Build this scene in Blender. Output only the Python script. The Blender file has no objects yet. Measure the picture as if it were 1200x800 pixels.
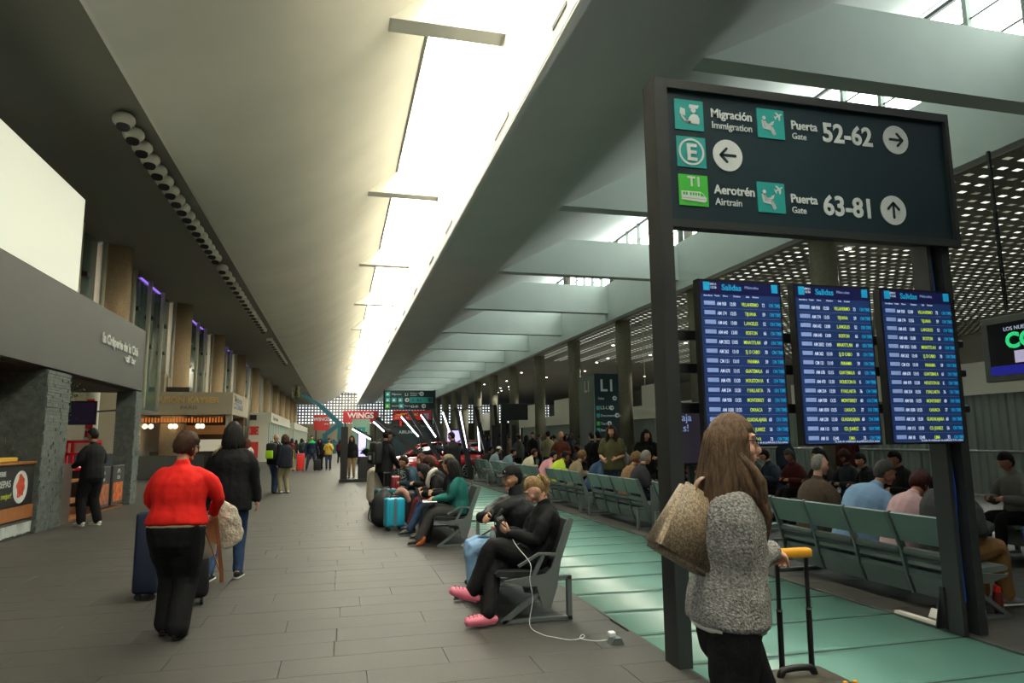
import bpy, bmesh, math, random
from mathutils import Vector as V, Matrix as MX, noise
sc = bpy.context.scene
PI = math.pi
# ---------------- camera
RX = [[0.96926237,-0.02448274,0.24480818],[-0.24579607,-0.13968411,0.95920417],[-0.01071186,0.9898934,0.14140831]]
cam_d = bpy.data.cameras.new('camera'); cam = bpy.data.objects.new('camera', cam_d); sc.collection.objects.link(cam)
cam_d.lens = 24.0; cam_d.sensor_width = 36.0; cam_d.clip_start = .05; cam_d.clip_end = 600
mw = MX.Identity(4)
for i in range(3):
    mw[i][0] = RX[i][0]; mw[i][1] = RX[i][1]; mw[i][2] = -RX[i][2]
mw[2][3] = 1.55
cam.matrix_world = mw
sc.camera = cam
# ---------------- world, exposure
w = bpy.data.worlds.new('overcast_sky'); sc.world = w; w.use_nodes = True
w.node_tree.nodes['Background'].inputs[0].default_value = (.86,.95,1,1)
w.node_tree.nodes['Background'].inputs[1].default_value = 1.6
sc.view_settings.view_transform = 'Standard'; sc.view_settings.look = 'None'
sc.view_settings.exposure = 0.16; sc.view_settings.gamma = 1; sc.view_settings.use_curve_mapping = False
sc.cycles.use_denoising = True
sc.cycles.max_bounces = 8; sc.cycles.diffuse_bounces = 5; sc.cycles.glossy_bounces = 3; sc.cycles.transmission_bounces = 4
sc.cycles.sample_clamp_indirect = 4
SKYLIGHT = 20.0     # brightness of the roof glazing
CLERE = 6.0        # brightness of the clerestory panes
# ---------------- helpers
def lin(c):
    r = []
    for v in c:
        v = v/255 if max(c) > 1.001 else v
        r.append(v/12.92 if v <= .04045 else ((v+.055)/1.055)**2.4)
    return (*r, 1)
MATS = {}
def mat(name, col, rough=.6, metal=0, emit=0, bump=0, bs=40, var=0, vs=6, spec=.5, stretch=None, coat=0):
    if name in MATS: return MATS[name]
    m = bpy.data.materials.new(name); m.use_nodes = True; nt = m.node_tree; b = nt.nodes['Principled BSDF']
    c = lin(col)
    b.inputs['Base Color'].default_value = c; b.inputs['Roughness'].default_value = rough; b.inputs['Metallic'].default_value = metal
    b.inputs['Specular IOR Level'].default_value = spec; b.inputs['Coat Weight'].default_value = coat
    if emit:
        b.inputs['Emission Color'].default_value = c; b.inputs['Emission Strength'].default_value = emit
    if var or bump:
        tc = nt.nodes.new('ShaderNodeTexCoord'); mp = nt.nodes.new('ShaderNodeMapping')
        nt.links.new(tc.outputs['Object'], mp.inputs[0])
        if stretch: mp.inputs['Scale'].default_value = stretch
    if var:
        n = nt.nodes.new('ShaderNodeTexNoise'); n.inputs['Scale'].default_value = vs; n.inputs['Detail'].default_value = 6
        r = nt.nodes.new('ShaderNodeMapRange'); r.inputs[1].default_value = .3; r.inputs[2].default_value = .7
        r.inputs[3].default_value = 1-var; r.inputs[4].default_value = 1+var
        mx = nt.nodes.new('ShaderNodeVectorMath'); mx.operation = 'SCALE'; mx.inputs[0].default_value = c[:3]
        nt.links.new(mp.outputs[0], n.inputs['Vector']); nt.links.new(n.outputs['Fac'], r.inputs[0])
        nt.links.new(r.outputs[0], mx.inputs['Scale']); nt.links.new(mx.outputs[0], b.inputs['Base Color'])
    if bump:
        n2 = nt.nodes.new('ShaderNodeTexNoise'); n2.inputs['Scale'].default_value = bs; n2.inputs['Detail'].default_value = 4
        bp = nt.nodes.new('ShaderNodeBump'); bp.inputs['Strength'].default_value = bump; bp.inputs['Distance'].default_value = .02
        nt.links.new(mp.outputs[0], n2.inputs['Vector']); nt.links.new(n2.outputs['Fac'], bp.inputs['Height'])
        nt.links.new(bp.outputs[0], b.inputs['Normal'])
    MATS[name] = m; return m
def BM(): return bmesh.new()
def box(bm, x0, x1, y0, y1, z0, z1):
    v = [bm.verts.new(p) for p in ((x0,y0,z0),(x1,y0,z0),(x1,y1,z0),(x0,y1,z0),(x0,y0,z1),(x1,y0,z1),(x1,y1,z1),(x0,y1,z1))]
    for f in ((3,2,1,0),(4,5,6,7),(0,1,5,4),(1,2,6,5),(2,3,7,6),(3,0,4,7)): bm.faces.new([v[i] for i in f])
    return v
def rbox(bm, x0, x1, y0, y1, z0, z1, r=.02, seg=2):
    b2 = bmesh.new(); box(b2, x0, x1, y0, y1, z0, z1)
    bmesh.ops.bevel(b2, geom=b2.edges[:], offset=r, segments=seg, affect='EDGES', profile=.5)
    merge(bm, b2)
def merge(bm, b2, mtx=None):
    if mtx is not None: bmesh.ops.transform(b2, matrix=mtx, verts=b2.verts)
    me = bpy.data.meshes.new('tmp'); b2.to_mesh(me); bm.from_mesh(me); bpy.data.meshes.remove(me); b2.free()
def bar(bm, p, q, w=.02, h=None, up=(0,0,1)):
    """rectangular bar from p to q"""
    p = V(p); q = V(q); h = w if h is None else h
    d = (q-p).normalized(); s = d.cross(V(up))
    if s.length < 1e-4: s = d.cross(V((1,0,0)))
    s.normalize(); u = s.cross(d).normalized()
    v = []
    for c in (p, q):
        for a, b in ((-1,-1),(1,-1),(1,1),(-1,1)): v.append(bm.verts.new(c+s*a*w/2+u*b*h/2))
    for f in ((0,1,2,3),(7,6,5,4),(0,4,5,1),(1,5,6,2),(2,6,7,3),(3,7,4,0)): bm.faces.new([v[i] for i in f])
def cr(P, n):
    """Catmull-Rom through list of tuples"""
    if len(P) < 3 or n <= 1: return [tuple(p) for p in P]
    out = []
    for i in range(len(P)-1):
        p0 = P[max(i-1,0)]; p1 = P[i]; p2 = P[i+1]; p3 = P[min(i+2,len(P)-1)]
        for k in range(n):
            t = k/n
            out.append(tuple(.5*((2*b)+(-a+c)*t+(2*a-5*b+4*c-d)*t*t+(-a+3*b-3*c+d)*t**3) for a,b,c,d in zip(p0,p1,p2,p3)))
    out.append(tuple(P[-1])); return out
def tube(bm, pts, rad, side=None, n=10, sub=3, cap=True, flat=False, ce=1):
    """loft of elliptical rings; rad = r or (rs, rf) per point; side = vector of the rs axis"""
    R = [(r, r) if isinstance(r, (int, float)) else r for r in rad] if isinstance(rad, (list, tuple)) else [(rad, rad)]*len(pts)
    K = cr([tuple(p)+tuple(r) for p, r in zip(pts, R)], sub)
    C = [V(k[:3]) for k in K]; Rr = [(max(k[3],1e-4), max(k[4],1e-4)) for k in K]
    rows = []; ps = V(side) if side is not None else None
    m = len(C)
    for i in range(m):
        d = (C[min(i+1,m-1)]-C[max(i-1,0)])
        if d.length < 1e-7: d = V((0,0,1))
        d.normalize()
        if ps is None:
            ps = d.cross(V((0,0,1)))
            if ps.length < .1: ps = V((1,0,0))
        s = ps - d*ps.dot(d)
        if s.length < 1e-4: s = d.orthogonal()
        s.normalize(); u = d.cross(s)
        if side is None: ps = s
        rows.append((C[i], s, u, Rr[i][0], Rr[i][1], d))
    if cap and not flat:
        c, s, u, a, b, d = rows[0]; e = min(a, b)
        st = [(c-d*e*ce*math.sin(t), s, u, a*math.cos(t), b*math.cos(t), d) for t in (1.35, .9, .45)]
        c, s, u, a, b, d = rows[-1]; e = min(a, b)
        en = [(c+d*e*math.sin(t), s, u, a*math.cos(t), b*math.cos(t), d) for t in (.45, .9, 1.35)]
        rows = st+rows+en
    prev = None; first = None
    for c, s, u, a, b, d in rows:
        ring = [bm.verts.new(c+s*a*math.cos(2*PI*j/n)+u*b*math.sin(2*PI*j/n)) for j in range(n)]
        if prev:
            for j in range(n): bm.faces.new((prev[j], prev[(j+1)%n], ring[(j+1)%n], ring[j]))
        else: first = ring
        prev = ring
    if cap:
        bm.faces.new(list(reversed(first))); bm.faces.new(prev)
def cyl(bm, p, q, r, n=16, r2=None): tube(bm, [p, q], [r, r if r2 is None else r2], n=n, sub=1, flat=True)
def ell(bm, c, r, rot=None, n=14, m=9):
    b2 = bmesh.new(); bmesh.ops.create_uvsphere(b2, u_segments=n, v_segments=m, radius=1)
    M = MX.Translation(V(c)) @ (rot.to_4x4() if rot else MX.Identity(4)) @ MX.Diagonal((*r, 1)) if not isinstance(r, (int,float)) else MX.Translation(V(c)) @ MX.Diagonal((r,r,r,1))
    merge(bm, b2, M)
def prism(bm, pts, axis, a0, a1):
    """polygon in the plane normal to axis ('x','y','z'), extruded from a0 to a1"""
    def P(p, a): return {'x': (a, p[0], p[1]), 'y': (p[0], a, p[1]), 'z': (p[0], p[1], a)}[axis]
    A = [bm.verts.new(P(p, a0)) for p in pts]; B = [bm.verts.new(P(p, a1)) for p in pts]; n = len(pts)
    bm.faces.new(A); bm.faces.new(list(reversed(B)))
    for i in range(n): bm.faces.new((A[i], B[i], B[(i+1)%n], A[(i+1)%n]))
def obj(name, bm, m, parent=None, smooth=False, **kw):
    bmesh.ops.recalc_face_normals(bm, faces=bm.faces[:])
    me = bpy.data.meshes.new(name); bm.to_mesh(me); bm.free()
    return link(name, me, m, parent, smooth, **kw)
def link(name, me, m, parent=None, smooth=False, **kw):
    if m is not None and not me.materials: me.materials.append(m)
    if smooth: me.polygons.foreach_set('use_smooth', [True]*len(me.polygons))
    o = bpy.data.objects.new(name, me); sc.collection.objects.link(o)
    if parent is not None:
        o.parent = parent
        if not kw.get('local'): o.matrix_parent_inverse = INV.get(parent.name, MX.Identity(4))
    return o
INV = {}
def thing(name, loc=(0,0,0), label=None, cat=None, group=None, kind=None, inv=True):
    """an Empty at the base of a thing; its parts are written in world coordinates when inv is set"""
    o = bpy.data.objects.new(name, None); sc.collection.objects.link(o); o.location = loc; o.empty_display_size = .1
    if inv: INV[o.name] = MX.Translation(V(loc)).inverted()
    tag(o, label, cat, group, kind); return o
def tag(o, label=None, cat=None, group=None, kind=None):
    if label: o['label'] = label
    if cat: o['category'] = cat
    if group: o['group'] = group
    if kind: o['kind'] = kind
    return o
def struct(name, bm, m, smooth=False): return tag(obj(name, bm, m, None, smooth), kind='structure')
def copy_tree(o, parent=None):
    c = o.copy(); sc.collection.objects.link(c)
    if parent is not None: c.parent = parent
    for ch in list(o.children): copy_tree(ch, c)
    return c
TXT = []

def text(s, size, org, face='front', m=None, parent=None, name='lettering', align='LEFT', bold=0, ext=.003, sx=1, spacing=1, ang=None):
    cu = bpy.data.curves.new(name, 'FONT'); cu.body = s; cu.size = size; cu.align_x = align; cu.extrude = ext; cu.offset = bold
    cu.space_line = spacing; cu.resolution_u = 3
    if m: cu.materials.append(m)
    o = bpy.data.objects.new(name, cu); sc.collection.objects.link(o)
    R = MX.Rotation(PI/2, 4, 'X')
    if face == 'right': R = MX.Rotation(PI/2, 4, 'Z') @ R      # seen from +x
    if face == 'left': R = MX.Rotation(-PI/2, 4, 'Z') @ R      # seen from -x
    if ang is not None: R = MX.Rotation(ang, 4, 'Z') @ MX.Rotation(PI/2, 4, 'X')
    if parent is not None:
        o.parent = parent; o.matrix_parent_inverse = INV.get(parent.name, MX.Identity(4))
    o.matrix_basis = MX.Translation(V(org)) @ R @ MX.Diagonal((sx,1,1,1))
    TXT.append(o); return o
def bake_texts():
    bpy.context.view_layer.update(); dg = bpy.context.evaluated_depsgraph_get()
    for o in TXT:
        me = bpy.data.meshes.new_from_object(o.evaluated_get(dg)); nm = o.name.split('.')[0]
        n = bpy.data.objects.new(nm, me); sc.collection.objects.link(n)
        n.parent = o.parent; n.matrix_parent_inverse = o.matrix_parent_inverse.copy(); n.matrix_basis = o.matrix_basis.copy()
        if not me.materials and o.data.materials: me.materials.append(o.data.materials[0])
        bpy.data.objects.remove(o)
# ---------------- common materials
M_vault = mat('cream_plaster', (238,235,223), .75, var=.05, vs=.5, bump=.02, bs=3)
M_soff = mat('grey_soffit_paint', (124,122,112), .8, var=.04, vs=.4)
M_wing = mat('grey_plaster', (216,219,215), .8, var=.05, vs=.4)
M_beam = mat('pale_beam_paint', (196,206,200), .7, var=.03, vs=1)
M_conc = mat('exposed_aggregate_concrete', (178,156,124), .9, var=.22, vs=30, bump=.6, bs=60)
M_conc2 = mat('grey_concrete', (128,124,104), .9, var=.10, vs=8, bump=.2, bs=30)
M_white = mat('white_paint', (225,222,208), .6)
M_dark = mat('charcoal_panel', (66,68,66), .55, var=.05, vs=1)
M_blk = mat('black_metal', (26,27,27), .45)
M_frame = mat('dark_grey_steel', (54,57,56), .45, metal=.3, var=.08, vs=3)
M_steel = mat('satin_steel', (165,170,168), .3, metal=.9)
M_chrome = mat('polished_chrome', (215,218,220), .15, metal=1)
M_shade = mat('black_plastic', (20,20,21), .5)
M_wt = mat('white_lettering', (222,226,222), .6)
M_letter = mat('white_print', (205,212,208), .7)
# =============================== THE SETTING ===============================
YB, YE = -9.0, 128.0
# floor: base slab, dark stone tiles laid on it
M_floorbase = mat('dark_grout', (46,46,42), .9)
b = BM()
box(b, -12, 2.34, YB, 42, -.3, -.02); box(b, 4.80, 40, YB, 42, -.3, -.02); box(b, 2.34, 4.80, YB, 42, -.6, -.45)
fl = struct('floor', b, M_floorbase)
b = BM(); box(b, -12, 40, 42, YE+2, -.3, 0)
def tile_mat():
    m = mat('dark_stone_tile', (104,103,94), .48, bump=.25, bs=90, spec=.28)
    nt = m.node_tree; bs = nt.nodes['Principled BSDF']
    tc = nt.nodes.new('ShaderNodeNewGeometry'); n = nt.nodes.new('ShaderNodeTexNoise'); n.inputs['Scale'].default_value = .9; n.inputs['Detail'].default_value = 7
    n3 = nt.nodes.new('ShaderNodeTexNoise'); n3.inputs['Scale'].default_value = 70; n3.inputs['Detail'].default_value = 3
    mx = nt.nodes.new('ShaderNodeMix'); mx.data_type = 'FLOAT'; mx.inputs[0].default_value = .35
    oi = nt.nodes.new('ShaderNodeObjectInfo')
    ra = nt.nodes.new('ShaderNodeValToRGB'); ra.color_ramp.elements[0].position = .3; ra.color_ramp.elements[0].color = lin((55,54,50))
    ra.color_ramp.elements[1].position = .72; ra.color_ramp.elements[1].color = lin((72,71,66))
    nt.links.new(tc.outputs['Position'], n.inputs['Vector']); nt.links.new(tc.outputs['Position'], n3.inputs['Vector'])
    nt.links.new(n.outputs['Fac'], mx.inputs[2]); nt.links.new(n3.outputs['Fac'], mx.inputs[3])
    nt.links.new(mx.outputs[0], ra.inputs[0]); nt.links.new(ra.outputs[0], bs.inputs['Base Color'])
    return m
M_tile = tile_mat()
struct('floor', b, M_tile)
rnd = random.Random(4)
TL, TW, G = 1.15, .38, .0018
def tile_bm(w, d, g=G):
    b = BM(); v = box(b, g, w-g, g, d-g, -.02, 0)
    tops = [e for e in b.edges if all(x.co.z > -.001 for x in e.verts)]
    bmesh.ops.bevel(b, geom=tops, offset=.0018, segments=1, affect='EDGES'); return b
_b = tile_bm(TL, TW); tile_me = bpy.data.meshes.new('floor_tile'); _b.to_mesh(tile_me); _b.free(); tile_me.materials.append(M_tile)
cnt = 0; far = BM()
def addfar(x0, x1, y0):
    box(far, x0+G, x1-G, y0+G, y0+TW-G, -.02, 0)
for i in range(-6, 97):
    y0 = 5.02 + TW*i
    off = rnd.choice((0, .38, .76, .19, .57)) + rnd.uniform(-.03, .03)
    for (xa, xb) in ((-8.2, 2.34), (4.80, 16.0)):
        x = xa - off
        if xb == 2.34: x = 2.34 - math.ceil((2.34-xa)/TL)*TL - (TL-off if off else 0) + TL
        while x < xb - .02:
            x0 = max(x, xa); x1 = min(x+TL, xb)
            if x1-x0 > .03:
                vis = 3.2 < y0 < 16 and (xb == 2.34 and x0 > -5.6 and x0 > -.75*y0-.6 or xb > 3 and x0 < 5.9 and y0 < 14)
                if vis and cnt < 298:
                    cnt += 1
                    if x1-x0 > TL-.001: me = tile_me
                    else:
                        _b = tile_bm(x1-x0, TW); me = bpy.data.meshes.new('floor_tile'); _b.to_mesh(me); _b.free(); me.materials.append(M_tile)
                    o = link('floor_tile', me, None, fl); o.location = (x0, y0, rnd.uniform(-.0008, .0008))
                else: addfar(x0, x1, y0)
            x += TL
o = obj('floor_tile', far, M_tile, fl); o['kind'] = 'stuff'
# glass floor strip over a trough; bowed sheets stand in for light from below
M_pit = mat('pale_trough_lining', (120,170,155), .8)
b = BM(); box(b, 2.34, 2.36, 1, 42, -.45, -.0); box(b, 4.78, 4.80, 1, 42, -.45, -.0)
gf = thing('floor', (3.57, 10, -.1), kind='structure')
obj('trough_edge', b, mat('grey_edge_strip', (70,78,72), .5), gf)
def glass_mat():
    m = mat('frosted_teal_glass', (86,130,117), .36, var=.05, vs=2, spec=.5)
    return m
M_gl = glass_mat()
pitch = .74; y = 4.54 - 3*pitch; k = 0
def glass_panel():
    b = BM(); n = 10; x0, x1 = 2.365, 4.775; d = pitch-.012
    rows = []
    for i in range(n+1):
        t = i/n; z = -.004 - .011*(1-(2*t-1)**2)          # bow put in so reflections give each sheet a light gradient
        rows.append([b.verts.new((x0, t*d, z)), b.verts.new((x1, t*d, z))])
    low = [[b.verts.new((v.co.x, v.co.y, v.co.z-.02)) for v in r] for r in rows]
    for i in range(n):
        b.faces.new((rows[i][0], rows[i][1], rows[i+1][1], rows[i+1][0]))
        b.faces.new((low[i+1][0], low[i+1][1], low[i][1], low[i][0]))
        for s in (0, 1): b.faces.new((rows[i][s], rows[i+1][s], low[i+1][s], low[i][s]))
    for r in (0, n): b.faces.new((rows[r][0], rows[r][1], low[r][1], low[r][0]))
    bmesh.ops.recalc_face_normals(b, faces=b.faces[:]); return b
_b = glass_panel(); gp_me = bpy.data.meshes.new('glass_panel'); _b.to_mesh(gp_me); _b.free(); gp_me.materials.append(M_gl)
gp_me.polygons.foreach_set('use_smooth', [True]*len(gp_me.polygons))
bb = BM()
while y < 41.5:
    o = link('glass_panel', gp_me, None, gf); o.location = (0, y+.006, 0); o.rotation_euler.x = math.radians(-.35)
    box(bb, 2.36, 4.78, y-.01, y+.01, -.12, -.006)
    y += pitch
obj('bearer', bb, mat('dark_bearer', (44,56,52), .6), gf)
# left soffit
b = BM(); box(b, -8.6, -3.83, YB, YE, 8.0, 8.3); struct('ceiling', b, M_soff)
# vault
prof = [(-3.83,8.0),(-3.3,8.06),(-2.7,8.2),(-2.0,8.46),(-1.2,8.84),(-.4,9.32),(.3,9.83),(.9,10.32),(1.4,10.76),(1.8,11.1)]
def sheet(prof, t=.14, dirn=(-.3,1)):
    b = BM(); A = []; n = len(prof)
    for yy in (YB, YE):
        A.append(([b.verts.new((x, yy, z)) for x, z in prof], [b.verts.new((x+dirn[0]*t, yy, z+dirn[1]*t)) for x, z in prof]))
    (l0, u0), (l1, u1) = A
    for i in range(n-1):
        b.faces.new((l0[i], l0[i+1], l1[i+1], l1[i])); b.faces.new((u0[i], u0[i+1], u1[i+1], u1[i]))
        b.faces.new((l0[i], l0[i+1], u0[i+1], u0[i])); b.faces.new((l1[i], l1[i+1], u1[i+1], u1[i]))
    for i in (0, n-1): b.faces.new((l0[i], l1[i], u1[i], u0[i]))
    return b
o = struct('ceiling', sheet(cr(prof, 4)), M_vault, True)
# wall hanging beside the skylight, with slot vents
b = BM(); box(b, 3.35, 3.50, YB, YE, 8.012, 12.9); skw = struct('wall_skylight', b, M_vault)
for ys, yl in ((9.4,.7),(13.2,1.3),(20.6,1.3),(24.9,1.2),(30.5,1.3),(36,1.3),(41.5,1.3),(47,1.3)):
    b = BM(); box(b, 3.335, 3.352, ys, ys+yl, 8.33, 8.41); obj('slot_vent', b, M_blk, skw)
# wing over the right side
wing = [(3.36,8.0),(4.2,8.04),(5.2,8.14),(5.9,8.28),(6.5,8.50),(7.8,9.19),(9.2,9.94),(11.5,11.12),(14.9,12.65)]
b = sheet(cr(wing, 4), .14, (-.2,1)); struct('ceiling', b, M_wing, True)
# skylight glazing and ribs
M_glaze = mat('daylit_glazing', (255,252,240), .4, emit=SKYLIGHT)
M_rib = mat('rib_plaster', (240,238,228), .75)
rib0 = 13.35
for k in range(-2, 12):
    yy = rib0+10.33*k
    b = BM(); prism(b, [(.72,10.28),(3.345,10.28),(3.345,12.6),(1.95,11.4),(1.75,11.15),(.72,10.32)], 'y', yy, yy+.5)
    struct('ceiling_rib', b, M_rib)
for k in range(-3, 11):
    y0 = rib0+10.33*k+.55; y1 = y0+10.33-.6; y1 = min(y1, YE-.1)
    if y1 < y0+1: continue
    fr = thing('window_%d' % (k+4), (2.6, (y0+y1)/2, 11.8), kind='structure')
    npan = 8; b = BM(); mb = BM()
    for j in range(npan):
        a = y0+(y1-y0)*j/npan; c = y0+(y1-y0)*(j+1)/npan
        pb = BM(); prism(pb, [(1.86,11.22),(3.33,12.55),(3.33,12.58),(1.86,11.25)], 'y', a+.02, c-.02)
        obj('pane', pb, M_glaze, fr)
        if j: prism(mb, [(1.86,11.20),(3.33,12.53),(3.33,12.60),(1.86,11.27)], 'y', a-.02, a+.02)
    obj('mullion', mb, mat('white_mullion', (235,232,215), .5), fr)
b = BM(); 
yy = YB
rr = random.Random(3)
while yy < 70:
    L_ = rr.uniform(1.0, 2.4); box(b, 1.80, 1.88, yy, yy+L_, 11.08, 11.10+rr.uniform(.02,.06)); yy += L_
struct('trim_1', b, mat('grey_flashing', (90,92,84), .7))
# right side: cross beams, fascia, clerestory windows, columns
def wz(x):
    P = cr(wing, 4)
    for i in range(len(P)-1):
        if P[i][0] <= x <= P[i+1][0]: return P[i][1]+(P[i+1][1]-P[i][1])*(x-P[i][0])/(P[i+1][0]-P[i][0])
    return 12
for k in range(-1, 15):
    yy = 10.41+8.2*k
    pts = [(6.2,8.43),(14.5,8.43),(14.5,9.98),(9.25,9.98),(7.8,9.22),(6.5,8.53)]
    b = BM(); prism(b, pts, 'y', yy, yy+.46); struct('ceiling_beam', b, M_beam)
b = BM(); box(b, 14.5, 14.86, YB, YE, 8.0, 10.1); struct('wall_fascia', b, M_beam)
M_cler = mat('clerestory_daylight_glazing', (236,246,240), .4, emit=CLERE)
M_mull = mat('pale_window_frame', (112,122,116), .5)
M_tr = mat('dark_glazing_bar', (52,56,50), .5)
wn = 20
for k in range(-1, 14):
    y0 = 10.41+8.2*k+.55; y1 = y0+8.2-1.0
    fr = thing('window_%d' % wn, (15, (y0+y1)/2, 10.1), kind='structure'); wn += 1
    for j in range(5):
        a = y0+(y1-y0)*j/5; c = y0+(y1-y0)*(j+1)/5
        pb = BM(); box(pb, 15.02, 15.05, a+.04, c-.04, 10.1, 12.55); obj('pane', pb, M_cler, fr)
        mb = BM(); box(mb, 14.88, 15.08, a-.06, a+.06, 10.0, 12.6); obj('mullion', mb, M_mull, fr)
    mb = BM()
    for zz in (10.95, 11.75): box(mb, 14.96, 15.0, y0, y1, zz-.02, zz+.02)
    box(mb, 14.9, 15.0, y0, y1, 12.46, 12.56); obj('glazing_bar', mb, M_tr, fr)
for k in range(0, 14):
    yy = 10.45+8.2*k
    b = BM(); cyl(b, (15.35, yy, -.02 if yy < 42 else 0), (15.35, yy, 12.6), .42, 20)
    o = obj('column', b, M_conc2, None, True); tag(o, kind='structure')
# perforated ceiling over the far right aisle: crossing slats with a lit plenum above
M_slat = mat('dark_perforated_ceiling_metal', (120,120,108), .6)
b = BM()
y = YB+.3
while y < 62: box(b, 14.88, 40, y, y+.36, 8.0, 8.006); y += .52
o = tag(obj('ceiling_grille', b, M_slat), kind='structure')
b = BM(); x = 14.9
while x < 40: box(b, x, x+.25, YB, 62, 8.007, 8.013); x += .46
o = tag(obj('ceiling_grille', b, M_slat), kind='structure')
b = BM(); box(b, 14.88, 40, 62, YE, 8.0, 8.05); box(b, 14.88, 40, YB, YE, 9.2, 9.3); struct('ceiling', b, M_soff)
M_plen = mat('plenum_tube', (235,240,225), .5, emit=1.25)
b = BM()
for x in range(0, 12): box(b, 15.6+2.1*x, 16.6+2.1*x, YB, 62, 8.9, 8.92)
tag(obj('ceiling_light', b, M_plen), kind='structure')
# spot lamps in that ceiling; beams and farther lamps added to brighten the aisle
M_spot = mat('downlight_glow', (255,252,235), .5, emit=9)
rs = random.Random(9)
for i in range(34):
    x = (17+rs.uniform(0, 16)) if i < 22 else 16.6+rs.uniform(0, 8); y = 14+rs.uniform(0, 1)+i*2.5
    b = BM(); cyl(b, (x, y, 7.965), (x, y, 7.995), .1, 12)
    ld = bpy.data.lights.new('downlight_beam', 'SPOT'); ld.energy = 2000; ld.spot_size = 2.2; ld.shadow_soft_size = .1; ld.color = (1,.98,.9)
    lo_ = bpy.data.objects.new('downlight_beam', ld); sc.collection.objects.link(lo_); lo_.location = (x, y, 7.95)
    o = obj('downlight', b, M_spot); tag(o, 'small round downlight glowing in the perforated dark ceiling', 'lamp', 'downlights in the perforated ceiling')
# far lattice wall
M_lat = mat('grey_block_lattice', (126,120,102), .85)
b = BM()
x = -8.6
while x < 46: box(b, x, x+.26, YE, YE+.25, 4.4, 13); x += .54
z = 4.4
while z < 13: box(b, -8.6, 46, YE+.01, YE+.24, z, z+.26); z += .54
box(b, -8.6, 46, YE, YE+.3, 0, 4.4)
struct('wall_far', b, M_lat)
# end beams that cut the vault off at the lattice
b = BM(); box(b, .75, 3.4, YE-.6, YE-.1, 10.15, 12.8); struct('ceiling_rib', b, M_rib)
# left wall: glazed strip between brown columns, solid below
M_lglass = mat('dark_green_window_glass', (78,102,94), .12, spec=.8)
M_post = mat('cream_window_post', (232,228,206), .5)
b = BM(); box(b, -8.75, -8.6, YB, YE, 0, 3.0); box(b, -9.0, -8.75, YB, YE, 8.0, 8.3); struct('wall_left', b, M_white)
b = BM(); box(b, -8.75, -8.6, YB, YE, 3.0, 3.3); struct('trim_2', b, M_post)
for k in range(-2, 11):
    yc = 24.75+9.9*k
    b = BM(); cyl(b, (-7.35, yc, 0), (-7.35, yc, 8.0), .55, 24); o = obj('column', b, M_conc, None, True); tag(o, kind='structure')
    fr = thing('window_%d' % (40+k), (-7.6, yc+5, 3), kind='structure')
    n = 4; s = (9.9-1.3)/n
    for j in range(n+1):
        yj = yc+.65+s*j
        b = BM(); tube(b, [(-7.45, yj, 2.9), (-7.45, yj, 8.0)], .085, n=10, sub=1, flat=True); obj('post', b, M_post, fr, True)
        if j < n:
            b = BM(); box(b, -7.70, -7.67, yj+.02, yj+s-.02, 2.9, 8.0); obj('pane', b, M_lglass, fr)
            b = BM(); rbox(b, -7.68, -7.5, yj+s*.42, yj+s*.55, 5.4, 5.55, .02, 1); rbox(b, -7.68, -7.5, yj+s*.42, yj+s*.55, 6.6, 6.75, .02, 1); obj('clamp', b, M_blk, fr)
# back wall behind the photographer and far right wall
b = BM(); box(b, -9, 40, YB-.3, YB, -.02, 13); struct('wall_back', b, M_soff)
b = BM(); box(b, 40, 40.3, YB, YE, -.02, 9.3); struct('wall_right', b, M_soff)
# purple glow strip lamps along the top of the left windows
M_pur = mat('violet_strip_glow', (150,110,230), .5, emit=1.0)
for k in range(0, 6):
    b = BM(); box(b, -7.75, -7.60, 29+9.9*k+.0, 32+9.9*k, 7.96, 7.999)
    o = obj('strip_lamp', b, M_pur); tag(o, 'slim violet strip lamp under the left soffit between the columns', 'lamp', 'violet strip lamps under the soffit')
# row of ball-shaped air nozzles in the soffit
M_noz = mat('white_nozzle', (205,204,190), .5)
i = 0; y = 14.1
for grp, (ya, n, st) in enumerate(((14.15, 17, .66), (26.2, 17, .9), (44.5, 12, 1.2))):
    for j in range(n):
        y = ya+st*j; x = -4.22
        t = thing('air_nozzle', (x, y, 8.0), inv=False, label='round white eyeball air nozzle with a black mouth, in the row along the soffit edge', cat='air nozzle', group='air nozzles along the soffit')
        if grp+j == 0:
            b = BM(); ell(b, (0,0,-.16), (.21,.21,.155), n=16, m=8); d1 = obj('housing', b, M_noz, t, True)
            b = BM(); cyl(b, (.0,-.01,-.27), (.0,-.03,-.325), .125, 14); d2 = obj('mouth', b, M_blk, t)
        else:
            for d in (d1, d2):
                c = d.copy(); sc.collection.objects.link(c); c.parent = t
# =============================== SIGN GANTRY ===============================
M_panel = mat('deep_teal_sign_face', (20,42,48), .45, spec=.4)
M_teal = mat('teal_pictogram_square', (28,146,140), .5)
M_green = mat('green_pictogram_square', (58,170,52), .5)
t = thing('wayfinding_gantry', (3.6,4.55,0), 'tall dark steel gantry straddling the glass floor, carrying the teal gate sign and screens', 'sign frame')
b = BM(); box(b, 2.27, 2.375, 4.44, 4.64, 0, 4.27); obj('post', b, M_frame, t)
b = BM(); box(b, 4.87, 4.95, 4.50, 4.68, 0, 3.15); box(b, 4.74, 4.78, 4.52, 4.68, 0, 3.15); box(b, 4.77, 4.88, 4.62, 4.66, 0, 3.15); obj('post', b, M_frame, t)
b = BM(); tube(b, [(4.82,4.56,.25),(4.815,4.565,.8),(4.835,4.57,1.15),(4.80,4.57,1.6),(4.83,4.57,2.4),(4.82,4.57,3.1)], .011, n=6, sub=4); obj('cable', b, mat('blue_cable', (20,70,190), .4), t, True)
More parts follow.
